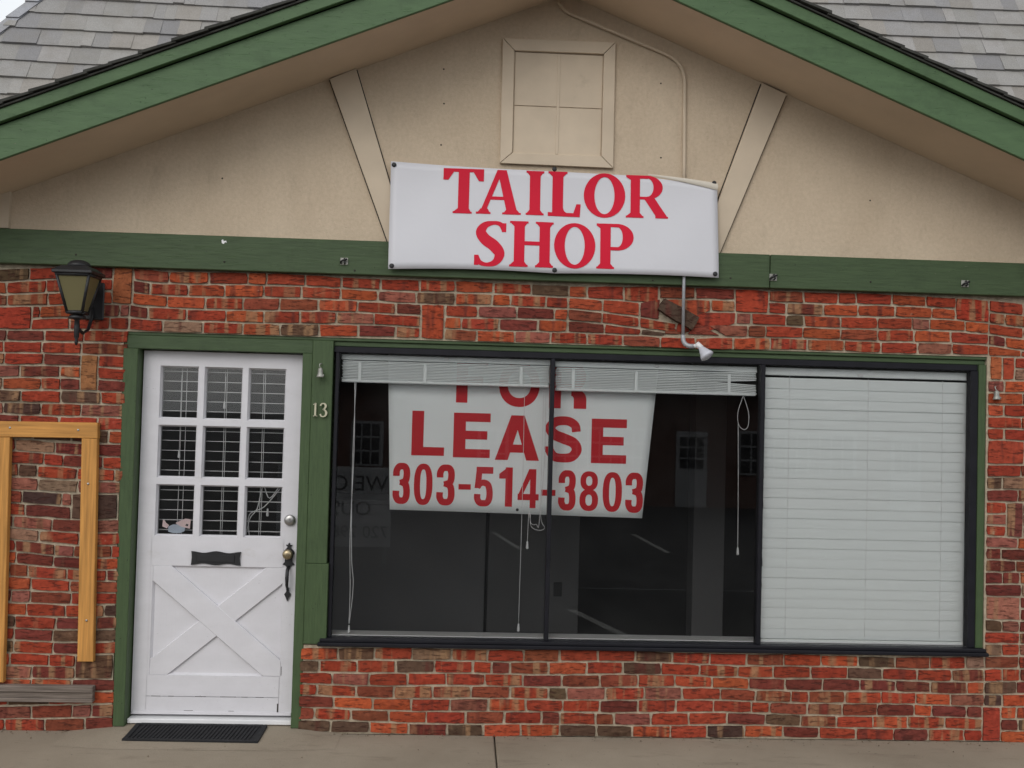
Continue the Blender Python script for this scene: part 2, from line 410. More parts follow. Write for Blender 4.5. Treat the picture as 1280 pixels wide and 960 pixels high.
def course_brick(x0, x1, zb, zt, col=None, proud=None, sl=0, sr=0):
    """sl, sr: extra x at the top of the left / right edge"""
    q = lambda x, z, s: (x, z+warp(x, z)+s)
    add_brick(q(x0+J+sl, zt, -J), q(x1-J+sr, zt, -J), q(x1-J, zb, J), q(x0+J, zb, J), col, proud)
# odd bricks set upright, doubled or tilted: x0, x1, first course, last course, colour
OR, BR_, TAN, DK = (.36, .115, .05), (.13, .07, .045), (.33, .17, .08), (.07, .04, .032)
ODD = [(-.80, -.60, 32, 33, (.36, .05, .028)), (-.158, -.046, 34, 36, OR), (-.32, -.222, 27, 29, (.34, .15, .065)),
       (-.21, -.085, 17, 18, DK), (-.285, -.075, 4, 5, (.12, .065, .04)), (-.34, -.235, 17, 18, (.12, .07, .05)),
       (1.578, 1.715, 32, 34, (.40, .07, .03)), (3.39, 3.59, 35, 36, (.40, .06, .03)), (4.70, 4.90, 35, 36, (.36, .045, .024)),
       (4.91, 4.985, 30, 31, (.42, .12, .05)), (4.985, 5.06, 30, 31, (.40, .07, .035)), (4.90, 5.12, 23, 24, (.38, .065, .035)),
       (5.02, 5.12, 17, 19, (.17, .05, .042)), (4.905, 5.11, 10, 11, (.36, .14, .10)), (4.89, 5.0, 0, 2, (.34, .05, .03)), ]
def cuts(k, x0, x1):
    segs = [(x0, x1)]
    for (a, b, k0, k1, c) in ODD:
        if k0 <= k <= k1:
            ns = []
            for s, e in segs:
                if b <= s or a >= e: ns.append((s, e)); continue
                if a-s > .03: ns.append((s, a))
                if e-b > .03: ns.append((b, e))
            segs = ns
    return segs
def run(k, x0, x1):
    zb, zt = k*CH, (k+1)*CH
    for s, e in cuts(k, x0, x1):
        x = s
        first = True
        while x < e-.004:
            L = random.choice([.205, .212, .218, .218, .222])
            if random.random() < .08: L = .105
            if first: L = (L*(.5 if k % 2 else 1.0))*random.uniform(.85, 1.0) if e-s > .35 else L*random.uniform(.5, 1); first = False
            n = min(x+L, e)
            if e-n < .05: n = e
            if n-x > .4: n = x+.21
            course_brick(x, n, zb, zt); x = n
for k in range(37):
    run(k, -1.75, -1.05); run(k, -1.05, -.06)
    if k < 7: run(k, .955, 4.90)
    if k >= 32:
        if k in (33, 34, 35):       # the three courses that sag towards the tilted brick
            run(k, -.06, 2.42)
            end = {33: 2.99, 34: 3.13, 35: 2.955}[k]
            x = 2.42
            while x < end-.01:
                n = min(x+random.choice([.2, .21, .215]), end)
                if end-n < .07: n = end
                course_brick(x, n, k*CH, (k+1)*CH, (.10, .062, .045) if (k == 33 and n == end) else None); x = n
            st = {33: 3.335, 34: 3.20, 35: 3.075}[k]
            course_brick(st, {33: 3.47, 34: 3.40, 35: 3.25}[k], k*CH, (k+1)*CH, sl=-.10)
            run(k, {33: 3.47, 34: 3.40, 35: 3.25}[k], 4.90)
        else: run(k, -.06, 4.90)
    run(k, 4.90, 6.2)
for (a, b, k0, k1, c) in ODD:
    course_brick(a, b, k0*CH, (k1+1)*CH, c)
add_brick((2.975, 2.512), (3.178, 2.412), (3.135, 2.335), (2.935, 2.448), (.085, .055, .040), .045)     # tilted dark brick standing proud
add_brick((3.165, 2.372), (3.205, 2.365), (3.30, 2.312), (3.12, 2.312), (.26, .06, .04))
add_brick((2.99, 2.355), (3.11, 2.325), (3.10, 2.312), (2.985, 2.312), (.24, .08, .05))

def brick_mesh(bm, TL, TR, BR, BL, col, proud):
    cl = bm.verts.layers.float_color.get('tint') or bm.verts.layers.float_color.new('tint')
    w = abs(TR[0]-TL[0]); nx = 4 if w > .12 else 2; nz = 2
    seed = random.random()
    V = []
    for j in range(nz+1):
        row = []
        for i in range(nx+1):
            u, v = i/nx, j/nz
            x = (BL[0]*(1-u)+BR[0]*u)*(1-v)+(TL[0]*(1-u)+TR[0]*u)*v
            z = (BL[1]*(1-u)+BR[1]*u)*(1-v)+(TL[1]*(1-u)+TR[1]*u)*v
            edge = i in (0, nx) or j in (0, nz)
            x += random.uniform(-.003, .003); z += random.uniform(-.0024, .0024)
            if i in (0, nx) and j in (0, nz):
                q_ = random.uniform(.0, .0035); x += q_ if i == 0 else -q_; z += (random.uniform(0, .003) if j == 0 else -random.uniform(0, .003))
            y = -proud + (random.uniform(-.001, .003) if edge else random.uniform(-.0035, .0015))
            q = bm.verts.new((x, y, z)); q[cl] = (*col, seed); row.append(q)
        V.append(row)
    for j in range(nz):
        for i in range(nx):
            bm.faces.new((V[j][i], V[j][i+1], V[j+1][i+1], V[j+1][i]))
    rim = V[0]+[r[-1] for r in V[1:]]+V[-1][-2::-1]+[r[0] for r in V[-2:0:-1]]
    back = []
    cx = sum(v.co.x for v in rim)/len(rim); cz = sum(v.co.z for v in rim)/len(rim)
    for v in rim:
        dx, dz = v.co.x-cx, v.co.z-cz
        q = bm.verts.new((v.co.x+math.copysign(.0015, dx), .03, v.co.z+math.copysign(.0015, dz))); q[cl] = (*col, seed); back.append(q)
    n = len(rim)
    for i in range(n): bm.faces.new((rim[(i+1) % n], rim[i], back[i], back[(i+1) % n]))
def vis_area(b):
    TL, TR, BR, BL = b[:4]
    x0, x1 = max(min(TL[0], BL[0]), -.80), min(max(TR[0], BR[0]), 5.13)
    a = max(0, x1-x0)*max(.001, TL[1]-BL[1])
    xm = (x0+x1)/2; z = (TL[1]+BL[1])/2
    if xm < -.165 and .165 < z < .26: a *= .1            # behind the weathered plank
    if -.285 < xm < -.17 and .39 < z < 1.71: a *= .4     # behind the pine boards
    if xm < -.66 and .2 < z < 1.7: a *= .3
    return a
bricks.sort(key=vis_area, reverse=True)
for b in bricks[:300]:
    bm = bmesh.new(); brick_mesh(bm, *b); me = bpy.data.meshes.new('brick'); bm.to_mesh(me); bm.free(); me.materials.append(m_brick)
    link('brick', me, wall)
bm = bmesh.new()
for b in bricks[300:]: brick_mesh(bm, *b)
me = bpy.data.meshes.new('brick_pieces'); bm.to_mesh(me); bm.free(); me.materials.append(m_brick)
link('brick_pieces', me, wall, 'stuff')

# --- gable wall, its trims and the eaves ------------------------------
xa, xb = AX-(AZ-2.64)/SL, AX+(AZ-2.64)/SL
gable = prismo('gable_wall', [(xa+.1, 2.641), (xb-.1, 2.641), (xb-.1, eave(xb-.1)+.02), (AX, AZ+.02), (xa+.1, eave(xa+.1)+.02)], .0, .16, m_stucco, shop)
boxo('corner_board', (-1.0, -.735, -.03, -.001, 2.79, eave(-1.0)+.16), m_trim, gable)
gf = [('frame_board', [(2.005, 3.262), (2.075, 3.325), (2.072, 3.919), (2.003, 3.988)]),
      ('frame_board', [(2.003, 3.988), (2.072, 3.919), (2.590, 3.921), (2.657, 3.991)]),
      ('frame_board', [(2.657, 3.991), (2.590, 3.921), (2.590, 3.325), (2.660, 3.258)]),
      ('frame_board', [(2.660, 3.258), (2.590, 3.325), (2.075, 3.325), (2.005, 3.262)])]
blank = MB(); blank.box(2.079, 2.329, -.006, -.0005, 3.607, 3.915); blank.box(2.335, 2.586, -.006, -.0005, 3.607, 3.915)
blank.box(2.079, 2.329, -.006, -.0005, 3.329, 3.601); blank.box(2.335, 2.586, -.006, -.0005, 3.329, 3.601)
bw = blank.build('blank_window', m_trim, shop)
for nme, pts in gf:
    c = (sum(p[0] for p in pts)/4, sum(p[1] for p in pts)/4)
    prismo(nme, [(p[0]+(c[0]-p[0])*.006, p[1]+(c[1]-p[1])*.006) for p in pts][::-1], -.024, -.0005, m_trim, bw, .002)
boxo('muntin', (2.324, 2.340, -.010, -.0062, 3.330, 3.914), m_trim, bw, .001)
prismo('brace_board', [(1.020, 3.706), (1.378, 2.786), (1.49, 2.786), (1.168, 3.775)], -.027, -.0045, m_trim, shop, .003)
prismo('brace_board', [(3.665, 3.728), (3.521, 3.789), (3.17, 2.786), (3.292, 2.786)], -.027, -.0045, m_trim, shop, .003)
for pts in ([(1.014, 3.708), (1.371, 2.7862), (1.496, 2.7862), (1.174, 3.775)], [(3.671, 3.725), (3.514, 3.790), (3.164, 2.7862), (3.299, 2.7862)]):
    prismo('shadow_gap', pts, -.0040, -.0003, m_hole_shade, shop)  # dark backing strips paint the shadow line round the brace boards
for (x0, x1) in ((XL+.2, 3.578), (3.582, XR-.1)):
    boxo('band_board', (x0, x1, -.05, .003, 2.590, 2.784), m_green, shop, .004)
for x, z in ((1.668, 3.80), (1.675, 3.60), (1.665, 3.36), (2.93, 3.77), (2.94, 3.335), (4.18, 3.13), (.43, 3.12)):
    m = MB(); m.lathe([(.0055, 0), (.005, .002), (.002, .003)], (x, .001, z), (0, -1, 0), 8); m.build('nail_head', m_hole_shade, gable)
for x, z in ((.47, 2.637), (4.17, 2.645), (3.35, 2.640), (2.9, 2.612), (-.35, 2.65), (1.2, 2.612)):
    m = MB(); m.lathe([(.006, 0), (.0055, .002), (.002, .003)], (x, -.0495, z), (0, -1, 0), 8); m.build('nail_head', m_hole_shade, shop)
m = MB(); m.prism([(.452, 2.742), (.463, 2.738), (.470, 2.748), (.480, 2.746), (.476, 2.757), (.463, 2.754), (.458, 2.764), (.450, 2.758)], -.0512, -.0502); m.build('paint_chip', m_white, shop)
YF = -.512
def raking(name, sgn, z0, z1, y0, y1, mat, parent, x_in=0.0, bev=.003, x_out=3.75):
    xi, xo = AX+sgn*x_in, AX+sgn*x_out
    pts = [(xi, eave(xi)+z0), (xo, eave(xo)+z0), (xo, eave(xo)+z1), (xi, eave(xi)+z1)]
    if sgn < 0: pts = pts[::-1]
    return prismo(name, pts, y0, y1, mat, parent, bev)
for sgn in (-1, 1):
    groof = raking('gable_roof', sgn, .2515, .2605, YF-.042, 3.2, m_deck, shop, .002, 0)
    raking('soffit', sgn, 0, .02, YF+.022, -.0005, m_soffit, shop, .001, 0)
    raking('fascia_board', sgn, -.004, .176, YF, YF+.02, m_fascia, shop, .001)
    raking('rake_trim', sgn, .182, .250, YF-.03, YF-.001, m_fascia, shop, .001)
    # the ragged shingle ends that show along the rake
    m = MB(); t = .02
    while t < 3.7:
        L = random.uniform(.12, .17)
        x0, x1 = AX+sgn*t, AX+sgn*(t+L+.02)
        zt = .273+random.uniform(0, .004)
        o = random.uniform(.0, .012)
        q = [(x0, eave(x0)+zt-.012), (x1, eave(x1)+zt-.004), (x1, eave(x1)+zt+.012), (x0, eave(x0)+zt)]
        if sgn < 0: q = q[::-1]
        m.prism(q, YF-.050-o, .5); t += L
    e = m.build('edge_shingles', m_deck, groof, 'stuff')

# --- steep shingled roof behind ---------------------------------------
TP = math.radians(65)
def rp(x, z, lift=0):
    y = .25+(z-2.9)/math.tan(TP)
    return (x, y-lift*math.sin(TP), z+lift*math.cos(TP))
ZT = 4.87
def hipx(z): return -1.325+(z-4.156)*.67
def rtilt(x): return -.012*(x+.3) if x < 2.4 else .010*(x-4.6)
m = MB()
z0 = 2.9
P = [rp(hipx(z0), z0), rp(9.0, z0), rp(9.0, ZT), rp(hipx(ZT), ZT)]
Bk = [(hipx(z0)+.02, 3.4, z0), (9.0, 3.4, z0), (9.0, 3.4, ZT-.01), (hipx(ZT), 3.4, ZT-.01)]
m.hexa([*P, *Bk])
roof = m.build('steep_roof', m_deck, shop)
# side slope beyond the hip
m = MB()
m.hexa([rp(hipx(z0), z0), rp(hipx(ZT), ZT), (hipx(ZT), 3.3, ZT-.02), (hipx(z0), 3.3, z0), *[tuple(Vector(p)+Vector((.03, .05, -.02))) for p in (rp(hipx(z0), z0), rp(hipx(ZT), ZT), (hipx(ZT), 3.3, ZT-.02), (hipx(z0), 3.3, z0))]])
m.build('side_slope', m_deck, roof)
EXP = .142
def shingle(x0, x1, z, tint):
    h = .20; up_ = Vector((0, math.cos(TP), math.sin(TP)))
    bm = bmesh.new(); cl = bm.verts.layers.float_color.new('tint')
    th = random.choice([.013, .015, .020])
    def P(x, s, lift):
        b = Vector(rp(x, z+rtilt(x), 0)); nrm = Vector((0, -math.sin(TP), math.cos(TP)))
        return b+up_*s+nrm*lift
    j = random.uniform(-.004, .004); j2 = j+random.uniform(-.002, .002)
    xt = min(max(x0+.0004, hipx(z+h*math.sin(TP))+.02), x1-.002)
    a = [P(x0+.0004, j, th+.010), P(x1-.0004, j2, th+.010), P(x1-.0004, h, .005), P(xt, h, .005), P(x0+.0004, j, .001), P(x1-.0004, j2, .001), P(x1-.0004, h, .001), P(xt, h, .001)]
    v = [bm.verts.new(p) for p in a]
    for q in v: q[cl] = (*tint, random.random())
    for q in ((0, 1, 2, 3), (7, 6, 5, 4), (4, 5, 1, 0), (5, 6, 2, 1), (6, 7, 3, 2), (7, 4, 0, 3)): bm.faces.new([v[i] for i in q])
    bmesh.ops.recalc_face_normals(bm, faces=bm.faces)
    me = bpy.data.meshes.new('shingle'); bm.to_mesh(me); bm.free(); me.materials.append(m_shingle); link('shingle', me, roof)
GR = [(.28, .277, .277), (.262, .26, .264), (.30, .294, .287), (.275, .262, .248), (.24, .24, .25), (.29, .284, .283), (.278, .275, .27)]
row = 0
z = 2.95
while z < ZT-.02:
    x = hipx(z)+.03
    if z+.15 > 3.1:
        x += random.uniform(0, .12)-.12
        while x < 6.6:
            L = random.choice([.07, .11, .14, .16, .19, .22])
            xe = x+L
            xm = (x+xe)/2
            # leave out what the gable roof covers, with a margin for other views
            yv = rp(xm, z)[1]; f = (YF+5.722)/(yv+5.722)
            px_, pz_ = 1.849+(xm-1.849)*f, 1.831+(z+.1-1.831)*f
            if pz_ > eave(px_)+.24-.35 and xe > hipx(z)+.05 and xm < 6.3:
                c = random.choice(GR); k = random.uniform(.9, 1.08)
                shingle(max(x, hipx(z+.07)), xe, z, tuple(v*k*q for v, q in zip(c, (1.12, 1.11, 1.09))))
            x = xe
    z += EXP*math.sin(TP); row += 1
# hip caps
zz = 3.5
while zz < ZT-.05:
    z1 = zz+.17
    a0, a1 = Vector(rp(hipx(zz), zz, .016)), Vector(rp(hipx(z1), z1, .02))
    m = MB()
    s1 = Vector((.085, .0, -.0)); s2 = Vector((-.022, .10, -.02))
    lift = Vector((0, -.012, .012))
    m.hexa([a0+lift, a0+s1+lift, a1+s1, a1, a0+s2+lift, a0+Vector((.06, .06, -.02)), a1+Vector((.06, .06, -.02)), a1+s2])
    o = m.build('hip_cap', m_shingle, roof)
    att = o.data.color_attributes.new('tint', 'FLOAT_COLOR', 'POINT')
    for d in att.data: d.color = (.36, .37, .40, 1)
    zz += .135

# --- door surround, post and green frame --------------------------------
def greenboard(name, pts, y0, y1, bev=.003, mat=None): return prismo(name, pts, y0, y1, mat or m_greenv, shop, bev)
greenboard('door_jamb', [(-.066, .028), (-.003, .028), (-.003, 2.138), (-.084, 2.138)], -.008, .16)
greenboard('door_jamb', [(.9165, .028), (.972, .028), (.972, 2.138), (.9165, 2.138)], -.004, .16)
greenboard('door_head', [(-.085, 2.1385), (.972, 2.1385), (.972, 2.214), (-.085, 2.214)], .006, .16, mat=m_green)
greenboard('drip_cap', [(-.084, 2.2145), (4.892, 2.2145), (4.892, 2.2325), (-.084, 2.2325)], .008, .05, mat=m_green)
greenboard('post_board', [(.9725, .952), (1.088, .952), (1.088, 2.214), (.9725, 2.214)], -.006, .15)
greenboard('post_board', [(.9725, .502), (1.100, .502), (1.100, .9515), (.9725, .9515)], -.015, .15)
greenboard('window_head', [(1.0885, 2.186), (4.893, 2.186), (4.893, 2.214), (1.0885, 2.214)], .022, .15, mat=m_green)
greenboard('window_jamb', [(4.850, .535), (4.893, .535), (4.893, 2.1855), (4.850, 2.1855)], .006, .15)

# --- door -----------------------------------------------------------------
DY = .08
def make_door():
    m = MB()
    xc = [(.099, .316), (.349, .566), (.598, .813)]; zc = [(1.746, 2.049), (1.409, 1.711), (1.078, 1.373)]
    Z1 = 2.133
    # one slab cut round the nine lights
    xs = [0.004, .099, .316, .349, .566, .598, .813, .910]; zs = [.072, 1.078, 1.373, 1.409, 1.711, 1.746, 2.049, Z1]
    hole = {(i, j) for i in (1, 3, 5) for j in (1, 3, 5)}
    for i in range(7):
        for j in range(7):
            if (i, j) in hole or (j == 0): continue
            x0, x1, a, b = xs[i], xs[i+1], zs[j], zs[j+1]
            m.face([(x0, DY, a), (x1, DY, a), (x1, DY, b), (x0, DY, b)])
    for (i, j) in hole:
        x0, x1, a, b = xs[i], xs[i+1], zs[j], zs[j+1]; d = .022; g = .009
        o = [(x0, DY, a), (x1, DY, a), (x1, DY, b), (x0, DY, b)]; n = [(x0+g, DY+d, a+g), (x1-g, DY+d, a+g), (x1-g, DY+d, b-g), (x0+g, DY+d, b-g)]
        k = [(p[0], DY+.045, p[2]) for p in n]
        for q in range(4):
            m.face([o[q], o[(q+1) % 4], n[(q+1) % 4], n[q]]); m.face([n[q], n[(q+1) % 4], k[(q+1) % 4], k[q]])
    # lower half: stiles, rails and the recessed panel
    x0, x1 = .004, .910
    L, R_, B, T = .098, .838, .292, .912
    for a, b, c, d in ((x0, .085, .072, 1.078), (.831, x1, .072, 1.078)):
        m.face([(a, DY, c), (b, DY, c), (b, DY, d), (a, DY, d)])
    for c, d in ((T, 1.078), (.176, B), (.072, .1725)):
        m.face([(.0865, DY-.0012, c), (.8295, DY-.0012, c), (.8295, DY-.0012, d), (.0865, DY-.0012, d)])
    for a, b in ((.085, L), (R_, .831)):
        m.face([(a, DY+.0012, B), (b, DY+.0012, B), (b, DY+.0012, T), (a, DY+.0012, T)])
    o = [(L, DY, B), (R_, DY, B), (R_, DY, T), (L, DY, T)]; d = .016; g = .012
    n = [(L+g, DY+d, B+g), (R_-g, DY+d, B+g), (R_-g, DY+d, T-g), (L+g, DY+d, T-g)]
    for q in range(4): m.face([o[q], o[(q+1) % 4], n[(q+1) % 4], n[q]])
    m.face(n)
    # seams
    for a, b in ((.085, .0865), (.8295, .831)): m.face([(a, DY+.004, .072), (b, DY+.004, .072), (b, DY+.004, 1.078), (a, DY+.004, 1.078)])
    m.face([(.085, DY+.004, .172), (.831, DY+.004, .172), (.831, DY+.004, .1765), (.085, DY+.004, .1765)])
    # edges of the slab
    m.face([(x0, DY, .072), (x0, DY, Z1), (x0, DY+.045, Z1), (x0, DY+.045, .072)]); m.face([(x1, DY, .072), (x1, DY, Z1), (x1, DY+.045, Z1), (x1, DY+.045, .072)])
    m.face([(x0, DY, .072), (x1, DY, .072), (x1, DY+.045, .072), (x0, DY+.045, .072)])
    door = m.build('door', m_door, shop)
    boxo('back_panel', (.004, .910, DY+.032, DY+.044, .074, 1.076), m_door, door)
    for a, b in xc:
        for c, d in zc:
            boxo('pane', (a+.006, b-.006, DY+.026, DY+.030, c+.006, d-.006), m_glass, door)
    # crossed braces standing on the recessed panel
    for x, z, l, h in ((.115, .1735, .05, .0022), (.21, .1742, .03, .002), (.36, .1738, .06, .0022), (.50, .1735, .09, .0026), (.62, .174, .035, .002), (.70, .1738, .045, .0022), (.822, .090, .007, .05), (.838, .30, .0025, .05), (.30, .094, .05, .002), (.55, .094, .03, .0018)):
        boxo('paint_crack', (x, x+l, DY-.0019, DY-.0002, z, z+h), m_hole_shade, door)
    w = .052
    cx, cz = (L+R_)/2, (B+T)/2
    ex, ez = (R_-L)/2-.012, (T-B)/2-.012
    def brace(sg, y):
        d = Vector((2*ex, sg*2*ez)).normalized(); n_ = Vector((-d.y, d.x))*w
        c = Vector((cx, cz)); a = c-Vector((ex, sg*ez)); b = c+Vector((ex, sg*ez))
        tl = .088
        # ends cut square to the frame
        e = .0008
        if sg > 0: pts = [(L+e, B+e), (L+e+tl*1.15, B+e), (R_-e, T-e-tl), (R_-e, T-e), (R_-e-tl*1.15, T-e), (L+e, B+e+tl)]
        else: pts = [(L+e, T-e), (L+e, T-e-tl), (R_-e-tl*1.15, B+e), (R_-e, B+e), (R_-e, B+e+tl), (L+e+tl*1.15, T-e)]
        o = prismo('brace', pts, y, DY+.0158, m_door, door, .004)
    brace(-1, DY-.0022); brace(1, DY+.0004)
    boxo('weather_strip', (.012, .902, DY-.008, DY-.0015, .074, .092), m_door, door, .002)
    # letter flap with a wavy edge
    N = 14; top = []; bot = []
    for i in range(N+1):
        u = i/N; x = .312+.279*u; wv = .006*math.cos(u*4*math.pi)
        top.append((x, 1.000-.006+wv*.8-.004*abs(u-.5))); bot.append((x, .920+.004-wv*.8))
    slot = prismo('mail_slot', bot+[(.585, .96)]+top[::-1]+[(.318, .96)], DY-.012, DY-.0016, m_black, door, .002)
    m2 = MB(); m2.box(.345, .558, DY-.017, DY-.0122, .938, .978, .002); m2.build('flap', m_black, slot)
    m2 = MB(); m2.lathe([(.031, 0), (.032, .012), (.026, .019), (.012, .021), (.002, .021)], (.862, DY-.001, 1.184), (0, -1, 0), 20)
    m2.box(.8595, .8645, DY-.026, DY-.0215, 1.174, 1.194); m2.build('deadbolt', m_chrome, door)
    # thumb-latch handle: escutcheon with finials, brass knob, grip
    half = [(0, 1.056), (.006, 1.048), (.005, 1.042), (.018, 1.044), (.014, 1.036), (.007, 1.033), (.012, 1.024), (.027, 1.010), (.032, .997), (.026, .985), (.021, .965), (.021, .945), (.034, .931), (.024, .929), (.012, .922), (.009, .905)]
    cxh = .862
    pts = [(cxh-x, z) for x, z in half]+[(cxh+x, z) for x, z in half[::-1]]
    hd = prismo('handle', pts, DY-.010, DY-.0016, m_black, door, .001)
    m2 = MB(); m2.tube([(cxh, DY-.010, .918), (cxh, DY-.040, .900), (cxh, DY-.046, .86), (cxh, DY-.042, .82), (cxh, DY-.012, .786)], [.010, .010, .011, .009, .007], 8)
    m2.prism([(cxh, .722), (cxh+.008, .744), (cxh+.019, .762), (cxh+.007, .776), (cxh+.006, .80), (cxh-.006, .80), (cxh-.007, .776), (cxh-.019, .762), (cxh-.008, .744)], DY-.012, DY-.0017, .001)
    m2.build('grip', m_black, hd)
    m2 = MB(); m2.lathe([(.012, 0), (.012, .02), (.027, .032), (.029, .044), (.022, .054), (.008, .056), (.002, .056)], (cxh, DY-.010, .994), (0, -1, 0), 20); m2.build('knob', m_brass, hd)
make_door()
m = MB(); m.box(.000, .9130, .03, .16, .0345, .0600, .003); m.build('threshold', m_white, shop)

# --- shop window ------------------------------------------------------------
def bars(name, d): return boxo(name, d, m_bframe, win, .003)
m = MB()
m.box(1.0885, 4.8495, .020, .07, 2.150, 2.1855, .003)
m.box(1.101, 1.122, .012, .07, .5365, 2.1495, .003); m.box(4.806, 4.8495, .012, .07, .5365, 2.1495, .003)
win = m.build('shop_window', m_bframe, shop)
m = MB(); m.box(1.055, 4.905, -.045, .07, .496, .517, .004); m.box(1.065, 4.895, -.030, .07, .5175, .536, .004); m.build('sill', m_bframe, win)
for x in (2.344, 3.570): bars('mullion', (x-.012, x+.012, .004, .07, .5365, 2.1495))
for a, b in ((1.122, 2.332), (2.356, 3.558), (3.582, 4.806)):
    boxo('pane', (a, b, .034, .040, .5366, 2.1494), m_glass, win)
boxo('inner_sill', (1.10, 4.85, .0705, .19, .512, .540), m_white, win, .003)

# --- room behind the glass -----------------------------------------------------
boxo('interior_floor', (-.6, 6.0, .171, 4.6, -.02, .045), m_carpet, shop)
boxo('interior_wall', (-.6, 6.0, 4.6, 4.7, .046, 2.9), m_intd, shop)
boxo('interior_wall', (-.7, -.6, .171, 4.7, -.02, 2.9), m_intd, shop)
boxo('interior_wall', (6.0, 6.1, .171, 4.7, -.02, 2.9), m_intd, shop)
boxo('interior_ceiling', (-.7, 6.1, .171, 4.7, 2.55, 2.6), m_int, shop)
boxo('interior_column', (3.71, 3.965, 2.3, 2.5, .046, 2.549), m_counter, shop, .004)
ct = thing('counter', 'low grey counter with two front panels inside the shop behind the lease sign', 'counter', (1.8, 2.6, .045))
boxo('front_panel', (.55, 2.04, 2.45, 2.95, .046, 1.06), m_counter, ct, .004)
boxo('end_panel', (2.065, 2.81, 2.46, 2.95, .046, 1.06), m_counter2, ct, .004)
boxo('counter_top', (.52, 2.84, 2.42, 2.98, 1.061, 1.10), m_counter, ct, .006)
boxo('outlet', (2.605, 2.672, 2.450, 2.459, .345, .46), m_black, ct, .003)

# ------------------------------------------------------------------ lettering
def centre_strip(P, n=8):
    """smooth a list of (u, v, w) with Catmull-Rom"""
    out = []
    Q = [P[0]]+P+[P[-1]]
    for i in range(len(P)-1):
        a, b, c, d = Q[i], Q[i+1], Q[i+2], Q[i+3]
        for k in range(n):
            t = k/n
            out.append(tuple(.5*((2*b[q])+(-a[q]+c[q])*t+(2*a[q]-5*b[q]+4*c[q]-d[q])*t*t+(-a[q]+3*b[q]-3*c[q]+d[q])*t**3) for q in range(3)))
    out.append(P[-1]); return out
def RECT(u0, u1, v0, v1): return ('q', [(u0, v1), (u1, v1), (u1, v0), (u0, v0)])
def QUAD(*p): return ('q', list(p))
def CURVE(*p): return ('c', list(p))
def RING(cx, cy, rx, ry, ix, iy, a0=0, a1=360, e=2.0, icx=None): return ('r', (cx, cy, rx, ry, ix, iy, a0, a1, e, cx if icx is None else icx))
def foot(sl, sr, ul, ur, v, up_):
    h = .045; f = .07; s = 1 if up_ else -1
    a, b = (v, v+h*s); c = v+(h+f)*s
    return [RECT(sl, sr, min(a, b), max(a, b)), QUAD((sl+.06*(sr-sl), b), (sr-.06*(sr-sl), b), (ur, c), (ul, c))]
SERIF = {
 'T': [RECT(.374, .646, 0, 1), RECT(0, 1, .925, 1)]+foot(.25, .72, .374, .646, 0, True)+[QUAD((0, .93), (.26, .93), (.125, .745), (0, .745)), QUAD((.74, .93), (1, .93), (1, .73), (.88, .73))],
 'A': [QUAD((.46, 1), (.585, 1), (.205, .03), (.085, .03)), QUAD((.46, 1), (.665, 1), (.925, .03), (.69, .03)), RECT(.3, .74, .325, .40), RECT(0, .325, 0, .045), RECT(.585, 1, 0, .045), QUAD((.10, .12), (.26, .12), (.30, .04), (.04, .04)), QUAD((.68, .12), (.9, .12), (.97, .04), (.62, .04))],
 'I': [RECT(.2, .8, 0, 1)]+foot(0, 1, .2, .8, 0, True)+foot(0, 1, .2, .8, 1, False),
 'L': [RECT(.13, .46, 0, 1), RECT(0, .97, 0, .085), QUAD((.87, .29), (1, .29), (.975, .0), (.74, .0)), QUAD((.46, .2), (.46, .08), (.62, .08), (.5, .09))]+foot(0, .58, .13, .46, 1, False),
 'O': [RING(.5, .5, .5, .5, .242, .417)],
 'R': [RECT(.11, .33, 0, 1), RECT(.3, .52, .925, 1), RECT(.3, .5, .435, .50), RING(.5, .72, .37, .28, .15, .215, -90, 90), QUAD((.42, .47), (.68, .47), (.975, .045), (.71, .045)), RECT(.70, 1.0, 0, .045)]+foot(0, .42, .11, .33, 0, True)+[RECT(0, .2, .955, 1), QUAD((.0, .955), (.2, .955), (.2, .89), (.11, .89))],
 'P': [RECT(.1, .38, 0, 1), RECT(.34, .58, .925, 1), RECT(.34, .56, .41, .485), RING(.56, .705, .44, .295, .145, .22, -90, 90)]+foot(0, .48, .1, .38, 0, True)+[RECT(0, .2, .955, 1), QUAD((.0, .955), (.2, .955), (.2, .89), (.1, .89))],
 'H': [RECT(.1, .34, 0, 1), RECT(.68, .92, 0, 1), RECT(.3, .7, .475, .56)]+foot(0, .42, .1, .34, 0, True)+foot(0, .42, .1, .34, 1, False)+foot(.59, 1, .68, .92, 0, True)+foot(.59, 1, .68, .92, 1, False),
 'S': [CURVE((.93, .80, .10), (.82, .925, .10), (.60, .957, .085), (.33, .90, .15), (.20, .755, .22), (.33, .60, .24), (.62, .455, .25), (.80, .285, .22), (.69, .11, .15), (.43, .045, .085), (.19, .085, .10), (.075, .21, .10)), RECT(.86, 1, .76, .955), RECT(0, .14, .03, .25)],
}
W3 = .16
